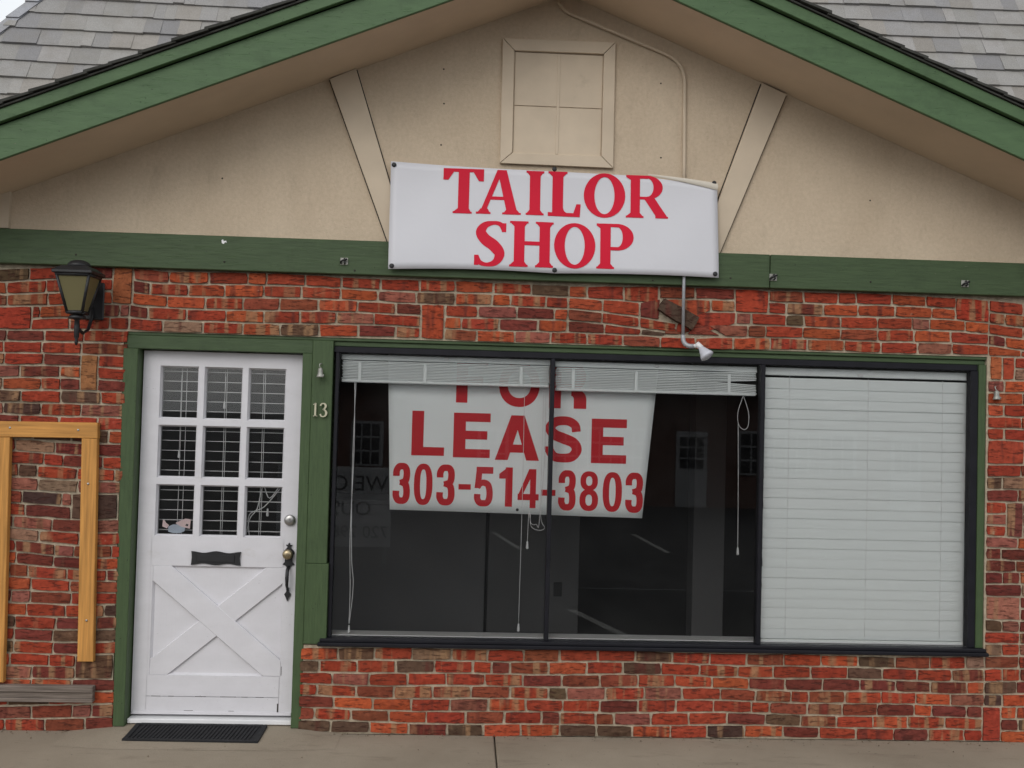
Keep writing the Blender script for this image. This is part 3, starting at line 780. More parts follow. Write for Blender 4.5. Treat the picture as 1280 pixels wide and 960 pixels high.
SANS = {
 'F': [RECT(0, .36, 0, 1), RECT(0, 1, .81, 1), RECT(.2, .85, .42, .6)],
 'O': [RING(.5, .5, .5, .5, .285, .30, e=2.15)],
 'R': [RECT(0, .31, 0, 1), RECT(.2, .62, .82, 1), RECT(.2, .6, .39, .56), RING(.6, .705, .36, .315, .1, .125, -90, 90), RING(.58, .2, .4, .27, .07, .08, 0, 90), RECT(.65, .98, 0, .21)],
 'L': [RECT(0, .36, 0, 1), RECT(.2, 1, 0, .19)],
 'E': [RECT(0, .33, 0, 1), RECT(.2, 1, .805, 1), RECT(.2, .92, .41, .60), RECT(.2, 1, 0, .19)],
 'A': [QUAD((.35, 1), (.60, 1), (.29, 0), (0, 0)), QUAD((.40, 1), (.65, 1), (1, 0), (.71, 0)), RECT(.22, .78, .17, .35)],
 'S': [CURVE((.83, .67, .19), (.80, .80, .19), (.66, .885, .19), (.48, .905, .19), (.27, .87, .20), (.145, .735, .21), (.27, .60, .22), (.5, .52, .23), (.76, .43, .22), (.85, .28, .22), (.73, .13, .20), (.5, .095, .19), (.27, .125, .19), (.14, .26, .19), (.13, .34, .19))],
 '3': [CURVE((.19, .68, W3), (.20, .81, W3), (.33, .905, W3), (.5, .92, W3), (.68, .905, W3), (.79, .81, W3), (.79, .66, W3), (.70, .56, W3), (.40, .525, .12)), CURVE((.40, .525, .12), (.70, .49, W3), (.80, .38, W3), (.80, .2, W3), (.69, .10, W3), (.5, .08, W3), (.31, .10, W3), (.19, .2, W3), (.19, .32, W3))],
 '0': [RING(.5, .5, .5, .5, .17, .36, e=2.5)],
 '5': [RECT(.12, .98, .83, 1), QUAD((.12, .9), (.42, .9), (.36, .46), (.04, .46)), CURVE((.2, .47, .12), (.33, .57, .14), (.52, .60, W3), (.72, .55, W3), (.81, .41, W3), (.81, .22, W3), (.70, .10, W3), (.5, .08, W3), (.30, .10, W3), (.19, .2, W3), (.19, .31, W3))],
 '1': [RECT(.47, 1, 0, 1), QUAD((.62, 1), (.8, 1), (.8, .71), (.0, .83)), RECT(0, .6, .71, .83)],
 '4': [RECT(.58, .86, 0, 1), RECT(0, 1, .20, .36), QUAD((.52, 1), (.8, 1), (.2, .3), (0, .3))],
 '8': [RING(.5, .755, .47, .245, .17, .12, e=2.3), RING(.5, .275, .5, .275, .18, .14, e=2.3)],
 '-': [RECT(0, 1, 0, 1)],
}
def letters(name, boxes, font, surf, mat, parent, lift=.0022):
    bm = bmesh.new(); k = 0
    for (ch, x0, x1, z0, z1) in boxes:
        w, h = x1-x0, z1-z0
        for st in font[ch]:
            k += 1; dy = lift+.00009*(k % 9)
            def put(u, v):
                x, z = x0+u*w, z0+v*h
                return bm.verts.new((x, surf(x, z)-dy, z))
            strips = []
            if st[0] == 'q':
                a, b, c, d = st[1]; n = 6
                for i in range(n+1):
                    t = i/n
                    strips.append([(a[0]+(d[0]-a[0])*t+((b[0]+(c[0]-b[0])*t)-(a[0]+(d[0]-a[0])*t))*s, a[1]+(d[1]-a[1])*t+((b[1]+(c[1]-b[1])*t)-(a[1]+(d[1]-a[1])*t))*s) for s in (0, .2, .4, .6, .8, 1)])
            elif st[0] == 'r':
                cx, cy, rx, ry, ix, iy, a0, a1, e, icx = st[1]; n = 40
                for i in range(n+1):
                    t = math.radians(a0+(a1-a0)*i/n); c_, s_ = math.cos(t), math.sin(t)
                    pc = math.copysign(abs(c_)**(2/e), c_); ps = math.copysign(abs(s_)**(2/e), s_)
                    strips.append([(cx+rx*pc, cy+ry*ps), (icx+ix*pc, cy+iy*ps)])
            else:
                P = centre_strip(st[1])
                for i, (u, v, wd) in enumerate(P):
                    p, q = P[max(i-1, 0)], P[min(i+1, len(P)-1)]
                    tx, tz = (q[0]-p[0])*w, (q[1]-p[1])*h; L = math.hypot(tx, tz) or 1
                    nx, nz = -tz/L*wd*h/2, tx/L*wd*h/2
                    strips.append([(u+nx/w, v+nz/h), (u-nx/w, v-nz/h)])
            V = [[put(*p) for p in r] for r in strips]
            for r0_, r1_ in zip(V, V[1:]):
                for i in range(len(r0_)-1): bm.faces.new((r0_[i], r0_[i+1], r1_[i+1], r1_[i]))
    for f in bm.faces:
        f.normal_update()
        if f.normal.y > 0: f.normal_flip()
    me = bpy.data.meshes.new(name); bm.to_mesh(me); bm.free(); me.materials.append(mat)
    return link(name, me, parent)
def sheet(name, cor, surf, mat, parent, nx=48, nz=16, edge=None, thick=.0016):
    """a hanging sheet: corners TL, TR, BR, BL in (x, z); edge(u, v) shifts z"""
    bm = bmesh.new(); G = []
    for j in range(nz+1):
        v = j/nz; r = []
        for i in range(nx+1):
            u = i/nx
            x = (cor[3][0]*(1-u)+cor[2][0]*u)*(1-v)+(cor[0][0]*(1-u)+cor[1][0]*u)*v
            z = (cor[3][1]*(1-u)+cor[2][1]*u)*(1-v)+(cor[0][1]*(1-u)+cor[1][1]*u)*v
            if edge: z += edge(u, v)
            r.append((x, surf(x, z), z))
        G.append(r)
    F = [[bm.verts.new(p) for p in r] for r in G]; B = [[bm.verts.new((p[0], p[1]+thick, p[2])) for p in r] for r in G]
    for j in range(nz):
        for i in range(nx):
            f = bm.faces.new((F[j][i], F[j][i+1], F[j+1][i+1], F[j+1][i])); f.smooth = True
            f = bm.faces.new((B[j+1][i], B[j+1][i+1], B[j][i+1], B[j][i])); f.smooth = True
    rimF = F[0]+[r[-1] for r in F[1:]]+F[-1][-2::-1]+[r[0] for r in F[-2:0:-1]]
    rimB = B[0]+[r[-1] for r in B[1:]]+B[-1][-2::-1]+[r[0] for r in B[-2:0:-1]]
    n = len(rimF)
    for i in range(n): bm.faces.new((rimF[(i+1) % n], rimF[i], rimB[i], rimB[(i+1) % n]))
    me = bpy.data.meshes.new(name); bm.to_mesh(me); bm.free(); me.materials.append(mat)
    return link(name, me, parent)

# tailor banner
def bs(x, z):
    v = (z-2.63)/.6; u = (x-1.385)/1.88
    y = -.088+.052*smooth(v)*(1-.25*smooth((u-.6)/.4))
    y += .004*math.sin(7*x+3*z)*(.4+v*(1-v)*3)+.003*math.sin(13*x-6*z)*v*(1-v)*3
    return y
def bedge(u, v):
    t = -.010*math.sin(math.pi*min(1, u/.5))*v*.6 if u < .5 else -.012*math.sin(math.pi*(u-.5)/.5)*v*-.2
    if u > .70: t -= .026*smooth((u-.70)/.3)*v
    b = .012*math.sin(math.pi*u/.5)*(1-v) if u < .5 else .008*math.sin(math.pi*(u-.5)/.5)*(1-v)
    return t+b
ban = thing('banner', 'white vinyl banner lettered TAILOR SHOP in red, nailed across the gable', 'banner', (2.33, -.09, 2.63))
sheet('banner_sheet', [(1.384, 3.246), (3.262, 3.200), (3.271, 2.634), (1.391, 2.622)], bs, m_banner, ban, edge=bedge)
TB = [('T', 1.685, 1.916, 2.957, 3.218), ('A', 1.875, 2.131, 2.959, 3.218), ('I', 2.159, 2.261, 2.961, 3.22), ('L', 2.285, 2.474, 2.96, 3.222), ('O', 2.491, 2.729, 2.961, 3.222), ('R', 2.733, 2.976, 2.967, 3.216),
      ('S', 1.872, 2.05, 2.654, 2.919), ('H', 2.071, 2.32, 2.659, 2.922), ('O', 2.324, 2.56, 2.659, 2.924), ('P', 2.567, 2.779, 2.664, 2.927)]
letters('lettering', TB, SERIF, bs, m_red, ban)
# top corner that has rolled over, its pale back showing
m = MB(); N = 18; G = []
for i in range(N+1):
    u = i/N; x = 2.86+.402*u
    zt = 3.222-.040*u+.010*math.sin(u*math.pi)*.4; w = .004+.034*u
    y = bs(x, zt-w)-.004
    G.append([(x, y, zt-w), (x, y-.012*u-.002, zt-w*.45), (x, y+.004, zt+.004)])
V = [[m.b.verts.new(p) for p in r] for r in G]
for a, b in zip(V, V[1:]):
    for q in range(2):
        f = m.b.faces.new((a[q], b[q], b[q+1], a[q+1])); f.smooth = True
m.build('folded_edge', simple('banner_back', (.62, .57, .49), .6, 3, .05, .03), ban)
for x, z in ((1.402, 3.226), (2.319, 3.236), (3.243, 3.186), (3.250, 2.655), (2.330, 2.646), (1.410, 2.640)):
    m = MB(); m.lathe([(.014, 0), (.013, .004), (.007, .0055), (.002, .0055)], (x, bs(x, z)-.002, z), (0, -1, 0), 12); m.build('grommet', m_black, ban)

# for lease sign behind the glass
def ls(x, z): return .165+.006*math.sin(3.2*x+1.5)+.004*math.sin(6*x+2*z)+.01*(2.0-z)
lea = thing('lease_sign', 'white hanging sheet reading FOR LEASE with a red phone number behind the window glass', 'sign', (2.17, .17, 1.23))
sheet('sign_sheet', [(1.386, 2.16), (2.985, 2.12), (2.908, 1.229), (1.421, 1.248)], ls, m_lease, lea, 32, 12)
LB = [('F', 1.79, 1.975, 1.884, 2.145), ('O', 2.041, 2.281, 1.867, 2.13), ('R', 2.338, 2.564, 1.866, 2.131), ('L', 1.537, 1.728, 1.568, 1.829), ('E', 1.781, 1.997, 1.562, 1.824), ('A', 2.028, 2.288, 1.553, 1.817), ('S', 2.316, 2.543, 1.547, 1.819), ('E', 2.595, 2.804, 1.548, 1.81),
      ('3', 1.436, 1.535, 1.282, 1.522), ('0', 1.558, 1.666, 1.278, 1.52), ('3', 1.689, 1.798, 1.278, 1.518), ('-', 1.819, 1.891, 1.373, 1.405), ('5', 1.909, 2.023, 1.277, 1.509), ('1', 2.057, 2.136, 1.279, 1.51), ('4', 2.168, 2.292, 1.274, 1.503), ('-', 2.307, 2.39, 1.349, 1.384), ('3', 2.407, 2.51, 1.265, 1.502), ('8', 2.533, 2.643, 1.265, 1.499), ('0', 2.67, 2.784, 1.263, 1.497), ('3', 2.804, 2.911, 1.26, 1.497)]
letters('lettering', LB, SANS, ls, m_red2, lea)
m = MB(); m.lathe([(.009, 0), (.008, .003), (.002, .004)], (2.168, ls(2.168, 1.262)-.003, 1.262), (0, -1, 0), 10); m.build('grommet', m_black, lea)

# ------------------------------------------------------------------ window blinds
def curve3(P, n=5):
    Q = [P[0]]+list(P)+[P[-1]]; out = []
    for i in range(len(P)-1):
        a, b, c, d = Q[i:i+4]
        for k in range(n):
            t = k/n; out.append(tuple(.5*((2*b[q])+(-a[q]+c[q])*t+(2*a[q]-5*b[q]+4*c[q]-d[q])*t*t+(-a[q]+3*b[q]-3*c[q]+d[q])*t**3) for q in range(3)))
    return out+[P[-1]]
def cord(parent, pts, r=.0022):
    pts = curve3(pts) if len(pts) > 2 else pts
    m = MB(); m.tube(pts, r, 5); return m.build('cord', m_white, parent)
def tassel(parent, x, y, z):
    m = MB(); m.lathe([(.003, .045), (.005, .04), (.0075, .012), (.008, .004), (.004, 0)], (x, y, z-.03), (0, 0, 1), 10); return m.build('tassel', m_white, parent)
def raised_blind(x0, x1, zt, zb, label, sag=0.0):
    t = thing('window_blind', label, 'blind', ((x0+x1)/2, .1, zb), 'blinds in the shop window')
    boxo('headrail', (x0, x1, .082, .125, zt-.032, zt), m_blind, t, .003)
    N = 12; z1 = zt-.044; zr = zb+.020
    base = None
    for k in range(N):
        z = zr+(z1-zr)*k/(N-1)
        dx, dy = random.uniform(-.005, .005), random.uniform(-.005, .004)
        if base is None:
            m = MB(); m.box(x0+.008, x1-.008, .078, .126, 0, .0062, .0012); base = m.build('slat', m_blind, t); o = base
            o.location = (dx, dy, z)
        else:
            o = base.copy(); C.objects.link(o); o.location = (dx, dy, z)
        if sag:
            m = MB(); q = (1 if k >= 6 else -1)*.011; xb_ = x0+(x1-x0)*.80
            for xa_, xe_, da, db in ((x0+.008, xb_, 0, 0), (xb_, x1-.004, 0, q)):
                m.hexa([(xa_, .078, da), (xe_, .078, db), (xe_, .078, db+.0062), (xa_, .078, da+.0062), (xa_, .126, da), (xe_, .126, db), (xe_, .126, db+.0062), (xa_, .126, da+.0062)])
            o.data = m.mesh('slat', m_blind)
        if False: o.rotation_euler = (0, math.radians(.35)*(k-(N-5))/4, 0); o.location.z += 0.0+math.radians(.35)*(k-(N-5))/4*x0
    boxo('bottom_rail', (x0+.006, x1-.006, .075, .128, zb, zb+.0175), m_blind, t, .004)
    for u in (.09, .40, .86):
        x = x0+(x1-x0)*u
        m = MB(); m.box(x-.009, x+.009, .0712, .0735, zb+.004, zt-.046, .001); m.build('ladder_tape', m_blind, t)
    xm = x0+(x1-x0)*.5
    m = MB(); m.box(xm-.012, xm+.012, .070, .0815, zt-.02, zt-.004, .002); m.build('bracket', m_white, t)
    return t
bl = raised_blind(1.124, 2.335, 2.146, 1.984, 'raised white blind over the left window pane beside the door post')
cord(bl, [(1.205, .085, 1.985), (1.213, .085, 1.6), (1.205, .086, 1.1), (1.215, .085, .8), (1.214, .085, .60)])
cord(bl, [(1.212, .087, 1.985), (1.206, .088, 1.5), (1.216, .088, 1.0), (1.232, .087, .82), (1.216, .086, .60)]); tassel(bl, 1.215, .085, .575)
cord(bl, [(2.188, .088, 1.985), (2.191, .088, 1.3), (2.188, .088, .62)], .0016); tassel(bl, 2.188, .088, .60)
bm_ = raised_blind(2.362, 3.553, 2.140, 1.968, 'raised white blind over the middle window pane with a loose sagging slat', .4)
cord(bm_, [(2.312, .09, 1.95), (2.316, .09, 1.6), (2.30, .09, 1.25), (2.325, .09, 1.17), (2.285, .09, 1.155), (2.245, .09, 1.18), (2.24, .09, 1.25)], .0016)
cord(bm_, [(2.30, .092, 1.97), (2.295, .092, 1.24), (2.275, .092, 1.19), (2.245, .092, 1.195), (2.232, .092, 1.26), (2.227, .092, 1.08)], .0016); tassel(bm_, 2.227, .09, 1.075)
cord(bm_, [(3.478, .09, 1.965), (3.51, .09, 1.87), (3.508, .09, 1.79), (3.482, .09, 1.77), (3.452, .09, 1.80), (3.447, .09, 1.87), (3.475, .09, 1.965)], .002)
cord(bm_, [(3.450, .091, 1.80), (3.458, .091, 1.4), (3.462, .091, 1.07)], .002); tassel(bm_, 3.462, .091, 1.065)
def full_blind():
    t = thing('window_blind', 'fully lowered white blind filling the right window pane', 'blind', (4.2, .1, .54), 'blinds in the shop window')
    x0, x1 = 3.600, 4.845
    boxo('headrail', (x0, x1, .082, .125, 2.095, 2.140), m_blind, t, .003)
    xm = 4.17
    m = MB(); m.box(xm-.016, xm+.016, .070, .0815, 2.098, 2.114, .002); m.build('bracket', m_white, t)
    m = MB()
    # a slightly crowned slat, tipped shut
    n = 4; h = .064
    prof = [(.103-.022*s+.004*math.sin(math.pi*s)*-1, h*s) for s in [i/n for i in range(n+1)]]
    prof = [(.088+.007*s-.002*math.sin(math.pi*s), h*s) for s in [i/n for i in range(n+1)]]
    a = [[m.b.verts.new((x, y, z)) for y, z in prof] for x in (x0+.006, x1-.012)]; b = [[m.b.verts.new((x, y+.0022, z)) for y, z in prof] for x in (x0+.006, x1-.012)]
    for i in range(n):
        m.b.faces.new((a[0][i], a[1][i], a[1][i+1], a[0][i+1])); m.b.faces.new((b[0][i+1], b[1][i+1], b[1][i], b[0][i]))
        m.b.faces.new((a[0][i+1], b[0][i+1], b[0][i], a[0][i])); m.b.faces.new((a[1][i], b[1][i], b[1][i+1], a[1][i+1]))
    m.b.faces.new((a[0][0], b[0][0], b[1][0], a[1][0])); m.b.faces.new((a[0][n], a[1][n], b[1][n], b[0][n]))
    base = m.build('slat', m_blind, t)
    N = 26; z0 = .556; step = (2.078-.062-z0)/(N-1)
    for k in range(N):
        o = base if k == 0 else base.copy()
        if k: C.objects.link(o)
        o.location = (random.uniform(-.003, .003), random.uniform(-.0012, .0012), z0+step*k)
        o.rotation_euler = (random.uniform(-.03, .03), random.uniform(-.0009, .0009), 0); o.location.y += 0
        o.location.z += o.rotation_euler.y*4.2
    boxo('bottom_rail', (x0+.006, x1-.014, .078, .118, .533, .552), m_blind, t, .004)
    for u in (.12, .5, .86):
        x = x0+(x1-x0)*u; cord(t, [(x, .0838, 2.09), (x+.002, .0834, 1.3), (x, .0838, .57)], .0010)
full_blind()
def door_blind():
    t = thing('door_blind', 'open white slatted blind behind the nine small panes of the door', 'blind', (.45, .15, 1.06))
    base = None
    N = 17; st = .0572
    for k in range(N):
        if base is None:
            m = MB(); m.hexa([(.065, .150, .0), (.85, .150, .0), (.85, .150, .0032), (.065, .150, .0032), (.065, .188, -.001), (.85, .188, -.001), (.85, .188, .0015), (.065, .188, .0015)])
            o = base = m.build('slat', m_dslat, t)
        else: o = base.copy(); C.objects.link(o)
        o.location = (0, 0, 1.104+st*k); o.rotation_euler = (0, 0, 0)
    for x in (.205, .232, .452, .462, .672, .682):
        cord(t, [(x, .148, 2.06), (x+.002, .148, 1.5), (x, .148, 1.07)], .0018)
    cord(t, [(.203, .145, 2.0), (.203, .145, 1.56)], .0016); tassel(t, .203, .145, 1.55)
    cord(t, [(.455, .145, 2.0), (.452, .145, 1.86)], .002); tassel(t, .452, .145, 1.84)
    cord(t, [(.60, .145, 1.08), (.62, .143, 1.18), (.66, .144, 1.24), (.69, .144, 1.37), (.73, .143, 1.30), (.80, .143, 1.40)], .003)
    cord(t, [(.62, .143, 1.08), (.615, .143, 1.2), (.70, .143, 1.25), (.79, .143, 1.36)], .003)
    tassel(t, .72, .143, 1.225)
    boxo('bottom_rail', (.065, .85, .150, .196, 1.055, 1.073), m_dslat, t, .003)
door_blind()
orn = thing('paper_ornament', 'small pink and blue paper cutout in the lower left pane of the door', 'ornament', (.21, .11, 1.09))
m = MB(); m.prism([(.165, 1.10), (.19, 1.092), (.235, 1.092), (.258, 1.104), (.262, 1.128), (.235, 1.142), (.19, 1.140), (.165, 1.128)], .1135, .1155); m.build('blue_base', m_bluep, orn)
m = MB(); m.prism([(.132, 1.128), (.158, 1.118), (.170, 1.136), (.152, 1.150), (.142, 1.168), (.134, 1.164)], .1125, .1132); m.prism([(.205, 1.150), (.24, 1.128), (.27, 1.122), (.288, 1.118), (.292, 1.172), (.262, 1.176), (.235, 1.164)], .1120, .1130); m.build('pink_figure', m_pink, orn)
m = MB(); m.prism([(.262, 1.136), (.276, 1.132), (.280, 1.142), (.268, 1.146)], .1112, .1119); m.build('dark_spot', m_black, orn)

# ------------------------------------------------------------------ wall lantern
def lantern():
    cx, cy = -.272, -.20
    t = thing('wall_lantern', 'black carriage lantern with amber glass on the brick left of the door', 'lantern', (cx, 0, 2.15))
    zt, zb, wt, wb = 2.512, 2.312, .086, .040
    def P(sx, sy, k): # k 0 bottom 1 top
        w = wb+(wt-wb)*k; return (cx+sx*w, cy+sy*w, zb+(zt-zb)*k)
    m = MB()
    for sx, sy in ((-1, -1), (1, -1), (1, 1), (-1, 1)): m.tube([P(sx, sy, 0), P(sx, sy, 1)], .0085, 6)
    cs = [(-1, -1), (1, -1), (1, 1), (-1, 1)]
    for i in range(4):
        m.tube([P(*cs[i], 1), P(*cs[(i+1) % 4], 1)], .010, 6); m.tube([P(*cs[i], 0), P(*cs[(i+1) % 4], 0)], .010, 6)
    m.build('cage', m_black, t)
    for i in range(4):
        a, b = cs[i], cs[(i+1) % 4]; q = MB(); q.face([tuple(Vector(p)*1) for p in (P(*a, .03), P(*b, .03), P(*b, .97), P(*a, .97))]); q.build('glass_pane', m_lamp, t)
    m = MB(); w = .106
    m.box(cx-w, cx+w, cy-w, cy+w, 2.517, 2.536, .004)
    a = [(cx-w+.006, cy-w+.006, 2.5365), (cx+w-.006, cy-w+.006, 2.5365), (cx+w-.006, cy+w-.006, 2.5365), (cx-w+.006, cy+w-.006, 2.5365)]
    b = [(cx-.068, cy-.068, 2.560), (cx+.068, cy-.068, 2.560), (cx+.068, cy+.068, 2.560), (cx-.068, cy+.068, 2.560)]
    for i in range(4): m.face([a[i], a[(i+1) % 4], b[(i+1) % 4], b[i]])
    m.face(b)
    m.lathe([(.064, 0), (.061, .012), (.05, .026), (.03, .036), (.004, .040)], (cx, cy, 2.560), (0, 0, 1), 16)
    m.build('roof_cap', m_black, t)
    m = MB(); m.lathe([(.048, .0), (.042, .016), (.028, .022), (.020, .03)][::-1], (cx, cy, 2.278), (0, 0, 1), 14)
    m.lathe([(.003, 0), (.011, .018), (.006, .030), (.013, .045), (.015, .10), (.013, .135), (.020, .142), (.020, .150)], (cx, cy, 2.135), (0, 0, 1), 12); m.build('stem', m_black, t)
    m = MB(); m.tube([(cx, cy, 2.235), (cx+.01, cy+.06, 2.205), (cx+.015, cy+.12, 2.23), (cx+.015, cy+.17, 2.30), (cx+.015, -.012, 2.36)], [.010, .009, .009, .010, .012], 8); m.build('bracket_arm', m_black, t)
    m = MB(); m.box(cx-.035, cx+.075, -.022, -.008, 2.29, 2.50, .006); m.build('back_plate', m_black, t)
lantern()

# ------------------------------------------------------------------ conduit with floodlight
fl = thing('flood_light', 'bare reflector bulb on a grey conduit running down past the banner', 'flood light', (3.08, 0, 2.2))
def arc(p0, p1, p2, n=6):
    return [tuple((1-t)**2*Vector(p0)+2*t*(1-t)*Vector(p1)+t*t*Vector(p2)) for t in [i/n for i in range(n+1)]]
up1 = [(2.318, -.016, 4.215), (2.335, -.016, 4.19)]+arc((2.35, -.016, 4.175), (2.37, -.016, 4.155), (2.42, -.016, 4.138), 3)+[(2.90, -.016, 3.958)]+arc((2.95, -.016, 3.938), (3.055, -.016, 3.90), (3.066, -.016, 3.79), 7)+[(3.073, -.016, 3.30), (3.076, -.016, 3.10)]
m = MB(); m.tube(up1, .0105, 8); m.build('painted_conduit', m_trim, fl)
m = MB(); m.tube([(3.076, -.020, 3.11), (3.077, -.064, 2.82), (3.076, -.064, 2.60), (3.078, -.064, 2.30)], .0095, 8); m.build('conduit', m_galv, fl)
m = MB(); m.tube([(3.078, -.064, 2.302), *arc((3.078, -.064, 2.285), (3.078, -.068, 2.245), (3.115, -.085, 2.238), 5), (3.135, -.092, 2.238)], .0135, 10); m.build('elbow', m_galv, fl)
m = MB(); m.tube([(3.132, -.092, 2.240), (3.158, -.102, 2.240)], .011, 8); m.tube([(3.150, -.100, 2.252), (3.176, -.116, 2.226)], .016, 8); m.build('lamp_holder', m_white, fl)
m = MB(); m.lathe([(.013, 0), (.016, .012), (.030, .045), (.039, .066), (.040, .074), (.030, .080), (.003, .084)], (3.166, -.110, 2.236), (.50, -.40, -.76), 18); m.build('bulb', m_bulb, fl)

# ------------------------------------------------------------------ small fixings
def bell(x, z, y, label):
    t = thing('hook_bell', label, 'bell', (x, y, z), 'small bells hung beside the window')
    m = MB(); m.lathe([(.021, 0), (.020, .006), (.016, .018), (.014, .040), (.010, .050), (.003, .054)], (x, y-.022, z-.028), (0, 0, 1), 12); m.build('bell_cup', m_bell, t)
    m = MB(); m.tube([(x, y-.022, z+.024), (x-.006, y-.02, z+.034), (x-.006, y-.014, z+.046), (x+.002, y-.008, z+.050), (x+.004, y+.003, z+.044)], .0032, 6); m.build('hook', m_bell, t)
    m = MB(); m.lathe([(.004, 0), (.006, .006), (.003, .012)], (x+.018, y-.030, z-.024), (0, 0, 1), 8); m.build('clapper', m_bell, t)
bell(1.024, 2.032, -.018, 'small pewter bell on the green post above the house number')
bell(4.936, 2.012, -.010, 'small pale bell on the brick right of the window')
hn = thing('house_number', 'pale metal number 13 on the green post beside the door', 'house number', (1.02, -.02, 1.78))
def numeral(strokes):
    m = MB()
    for P in strokes:
        Q = centre_strip([(p[0], p[1], p[2]) for p in P], 4); L = []; R_ = []
        for i, (x, z, w) in enumerate(Q):
            p, q = Q[max(i-1, 0)], Q[min(i+1, len(Q)-1)]; tx, tz = q[0]-p[0], q[1]-p[1]; l = math.hypot(tx, tz) or 1
            w *= .78; L.append((x-tz/l*w/2, z+tx/l*w/2)); R_.append((x+tz/l*w/2, z-tx/l*w/2))
        for i in range(len(Q)-1):
            m.hexa([(R_[i][0], -.026, R_[i][1]), (R_[i+1][0], -.026, R_[i+1][1]), (L[i+1][0], -.026, L[i+1][1]), (L[i][0], -.026, L[i][1]),
                    (R_[i][0], -.0175, R_[i][1]), (R_[i+1][0], -.0175, R_[i+1][1]), (L[i+1][0], -.0175, L[i+1][1]), (L[i][0], -.0175, L[i][1])])
    return m.build('numeral', m_number, hn)
numeral([[(1.000, 1.858, .012), (1.0, 1.782, .012)], [(.988, 1.848, .005), (1.0, 1.856, .008)], [(.988, 1.784, .005), (1.012, 1.784, .005)]])
numeral([[(1.028, 1.843, .011), (1.036, 1.855, .008), (1.050, 1.855, .010), (1.058, 1.842, .015), (1.050, 1.826, .009), (1.040, 1.822, .006)], [(1.040, 1.822, .006), (1.054, 1.818, .010), (1.062, 1.802, .016), (1.054, 1.785, .010), (1.036, 1.783, .008), (1.028, 1.796, .012)]])
for x, z, lab in ((1.139, 2.662, 'small metal cable clip on the green band left of the banner'), (3.597, 2.652, 'metal cable clip on the green band just right of the banner'), (4.728, 2.652, 'metal cable clip on the green band at its far right end')):
    t = thing('cable_clip', lab, 'clip', (x, -.05, z), 'cable clips on the green band')
    m = MB(); m.box(x-.022, x+.022, -.056, -.0495, z-.020, z+.020, .002); m.build('base_plate', m_bell, t)
    m = MB(); m.tube([(x-.018, -.056, z-.012), (x-.016, -.072, z-.004), (x, -.076, z+.004), (x+.018, -.070, z+.010)], .006, 6); m.tube([(x+.004, -.056, z-.014), (x+.006, -.074, z-.010), (x+.002, -.058, z+.016)], .005, 6); m.build('clasp', m_black, t)

# ------------------------------------------------------------------ pine sign frame, plank and mat
sf = thing('sign_frame', 'bare pine frame of three boards screwed to the brick left of the door', 'wooden frame', (-.46, -.02, .27))
m = MB(); m.prism([(-1.12, 1.620), (-.193, 1.628), (-.196, 1.715), (-1.12, 1.706)], -.050, -.012, .003); fb = m.build('board', m_pine, sf)
m = MB(); m.prism([(-.258, .392), (-.172, .393), (-.196, 1.6265), (-.281, 1.6265)], -.048, -.012, .003); m.build('board', m_pinev, sf)
m = MB(); m.prism([(-.742, .272), (-.654, .272), (-.672, 1.6215), (-.760, 1.6205)], -.048, -.012, .003); m.build('board', m_pinev, sf)
for x, z in ((-.672, 1.675), (-.30, 1.672), (-.235, 1.375), (-.215, .62), (-.70, .8)):
    m = MB(); m.lathe([(.007, 0), (.006, .003), (.002, .0035)], (x, -.049, z), (0, -1, 0), 8); m.build('screw', m_chrome, sf)
m = MB()
m.box(-1.10, -.166, -.052, -.010, .168, .190, .003); m.box(-1.10, -.168, -.046, -.010, .1905, .222, .002); m.box(-1.10, -.165, -.056, -.010, .2225, .258, .004)
pl = m.build('weathered_plank', m_oldwood, None)
tag(pl, 'weathered grey plank fixed low on the brick left of the door', 'plank')
mt = thing('doormat', 'black ribbed rubber doormat on the concrete in front of the white door', 'doormat', (.41, -.08, 0))
def mz(y): return .009+.030*smooth((y+.19)/.24)*.9
c4 = [(.045, -.188), (.775, -.200), (.785, .012), (.060, .016)]
def mp(u, v):
    x = (c4[0][0]*(1-u)+c4[1][0]*u)*(1-v)+(c4[3][0]*(1-u)+c4[2][0]*u)*v; y = (c4[0][1]*(1-u)+c4[1][1]*u)*(1-v)+(c4[3][1]*(1-u)+c4[2][1]*u)*v
    return x, y
def mat_piece(u0, u1, v0, v1, h, name, nv=6, sk=0):
    m = MB(); V = []
    for i in range(nv+1):
        v = v0+(v1-v0)*i/nv; r = []
        for u, dz in ((u0, 0), (u0+.0005, h), (u1-.0005, h), (u1, 0)):
            x, y = mp(max(0, min(1, u+sk*(v-v0))), v); r.append(m.b.verts.new((x, y, mz(y)+dz-.004)))
        V.append(r)
    for a, b in zip(V, V[1:]):
        for q in range(3): m.b.faces.new((a[q], a[q+1], b[q+1], b[q]))
    m.b.faces.new(V[0][::-1]); m.b.faces.new(V[-1])
    return m
m = mat_piece(0, 1, 0, 1, .006, 'base'); m.build('mat_base', m_rubber, mt)
for (u0, u1, v0, v1) in ((0.0, .035, .02, .98), (.965, 1.0, .02, .98), (.036, .964, 0.0, .10), (.036, .964, .90, 1.0)):
    m = mat_piece(u0, u1, v0, v1, .013, 'border'); m.build('mat_border', m_rubber, mt)
big = bmesh.new()
for k in range(30):
    u = .045+k*.0296
    m = mat_piece(u, u+.016, .11, .89, .011, 'rib', 5, .03)
    tmp = bpy.data.meshes.new('t'); m.b.to_mesh(tmp); m.b.free(); big.from_mesh(tmp); bpy.data.meshes.remove(tmp)
bmesh.ops.recalc_face_normals(big, faces=big.faces)
me = bpy.data.meshes.new('mat_ribs'); big.to_mesh(me); big.free(); me.materials.append(m_rubber); link('mat_ribs', me, mt, 'stuff')

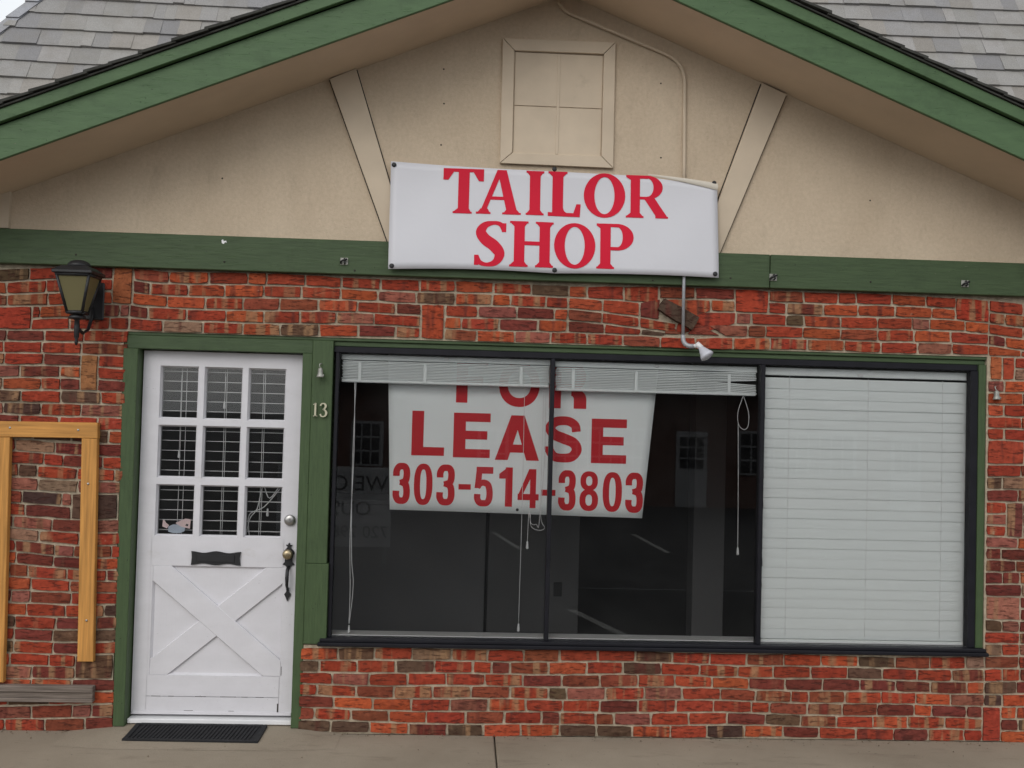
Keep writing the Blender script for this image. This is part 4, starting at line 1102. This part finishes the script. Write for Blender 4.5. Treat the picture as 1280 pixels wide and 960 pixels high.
gb = bmesh.new()
for k in range(420):
    x = random.uniform(-.95, 5.3); 
    if -.08 < x < .98 and random.random() < .8: continue
    d = abs(random.gauss(0, .035)) if random.random() < .82 else random.uniform(0, .5)
    y = -.014-d; r = random.choice([.002, .003, .004, .004, .007]); a = random.uniform(0, 6.28)
    zz_ = .0035
    v = [gb.verts.new((x+r*random.uniform(.6, 1.3)*math.cos(a+q), y+r*random.uniform(.6, 1.3)*math.sin(a+q), zz_)) for q in (0, 2.1, 4.2)]+[gb.verts.new((x, y, zz_+r*.8))]
    for q in ((0, 1, 3), (1, 2, 3), (2, 0, 3)): gb.faces.new([v[i] for i in q])
me = bpy.data.meshes.new('grit'); gb.to_mesh(me); gb.free(); me.materials.append(simple('dry_grit', (.16, .12, .08), .95, 30, .5, .1))
link('grit', me, None, 'stuff')

# ------------------------------------------------------------------ across the lot (seen in the glass)
op = thing('opposite_shop', 'long dark brick shop row across the parking lot, seen reflected in the window glass', 'shop', (7, -24, -.7))
boxo('wall', (-2.6, 19, -28, -22.3, -.72, 2.6), m_darkbrick, op)
m = MB(); m.hexa([(-3.1, -21.5, 2.55), (19.5, -21.5, 2.55), (19.5, -25, 4.4), (-3.1, -25, 4.4), (-3.1, -28.6, 2.55), (19.5, -28.6, 2.55), (19.5, -25.2, 4.4), (-3.1, -25.2, 4.4)]); m.build('roof', m_deck, op)
for x in (7.82, 14.0, 2.2):
    d = boxo('door', (x, x+.88, -22.299, -22.24, -.69, 1.44), m_opw, op)
    for i in range(3):
        for j in range(3): boxo('pane', (x+.1+i*.24, x+.30+i*.24, -22.239, -22.225, .40+j*.31, .66+j*.31), m_bframe, d)
for x, w in ((-1.32, .9), (4.0, 3.0), (9.6, 3.4)):
    d = boxo('window', (x, x+w, -22.299, -22.24, .25, 1.5), m_opw, op)
    n = max(3, int(w/.33))
    for i in range(n):
        for j in range(3): boxo('pane', (x+.06+i*(w-.12)/n, x+.06+(i+1)*(w-.12)/n-.05, -22.239, -22.225, .31+j*.39, .64+j*.39), m_bframe, d)
sb = thing('sandwich_board', 'pale standing sign board in the parking lot, its mirrored words reflected in the window', 'sign', (-.1, -8.2, -.3))
m_sbt = simple('faded_grey_print', (.07, .07, .075), .7, 6, .2, .02)
boxo('board', (-.75, .85, -8.24, -8.20, -.08, 1.02), m_sbb, sb, .005)
for x in (-.68, .75): boxo('leg', (x, x+.05, -8.26, -8.19, -.32, -.081), m_galv, sb)
for s, sz, x, z in (('WE CL', .30, .80, .70), ('OUSE', .28, .58, .36), ('720 298', .24, .82, .05)):
    cu = bpy.data.curves.new('lettering', 'FONT'); cu.body = s; cu.size = sz
    o = bpy.data.objects.new('lettering', cu); C.objects.link(o)
    o.matrix_world = Matrix(((-1, 0, 0, x), (0, 0, 1, -8.196), (0, 1, 0, z), (0, 0, 0, 1)))
    dg = bpy.context.evaluated_depsgraph_get(); me = bpy.data.meshes.new_from_object(o.evaluated_get(dg)); me.transform(o.matrix_world)
    bpy.data.objects.remove(o); me.materials.clear(); me.materials.append(m_sbt); link('lettering', me, sb)
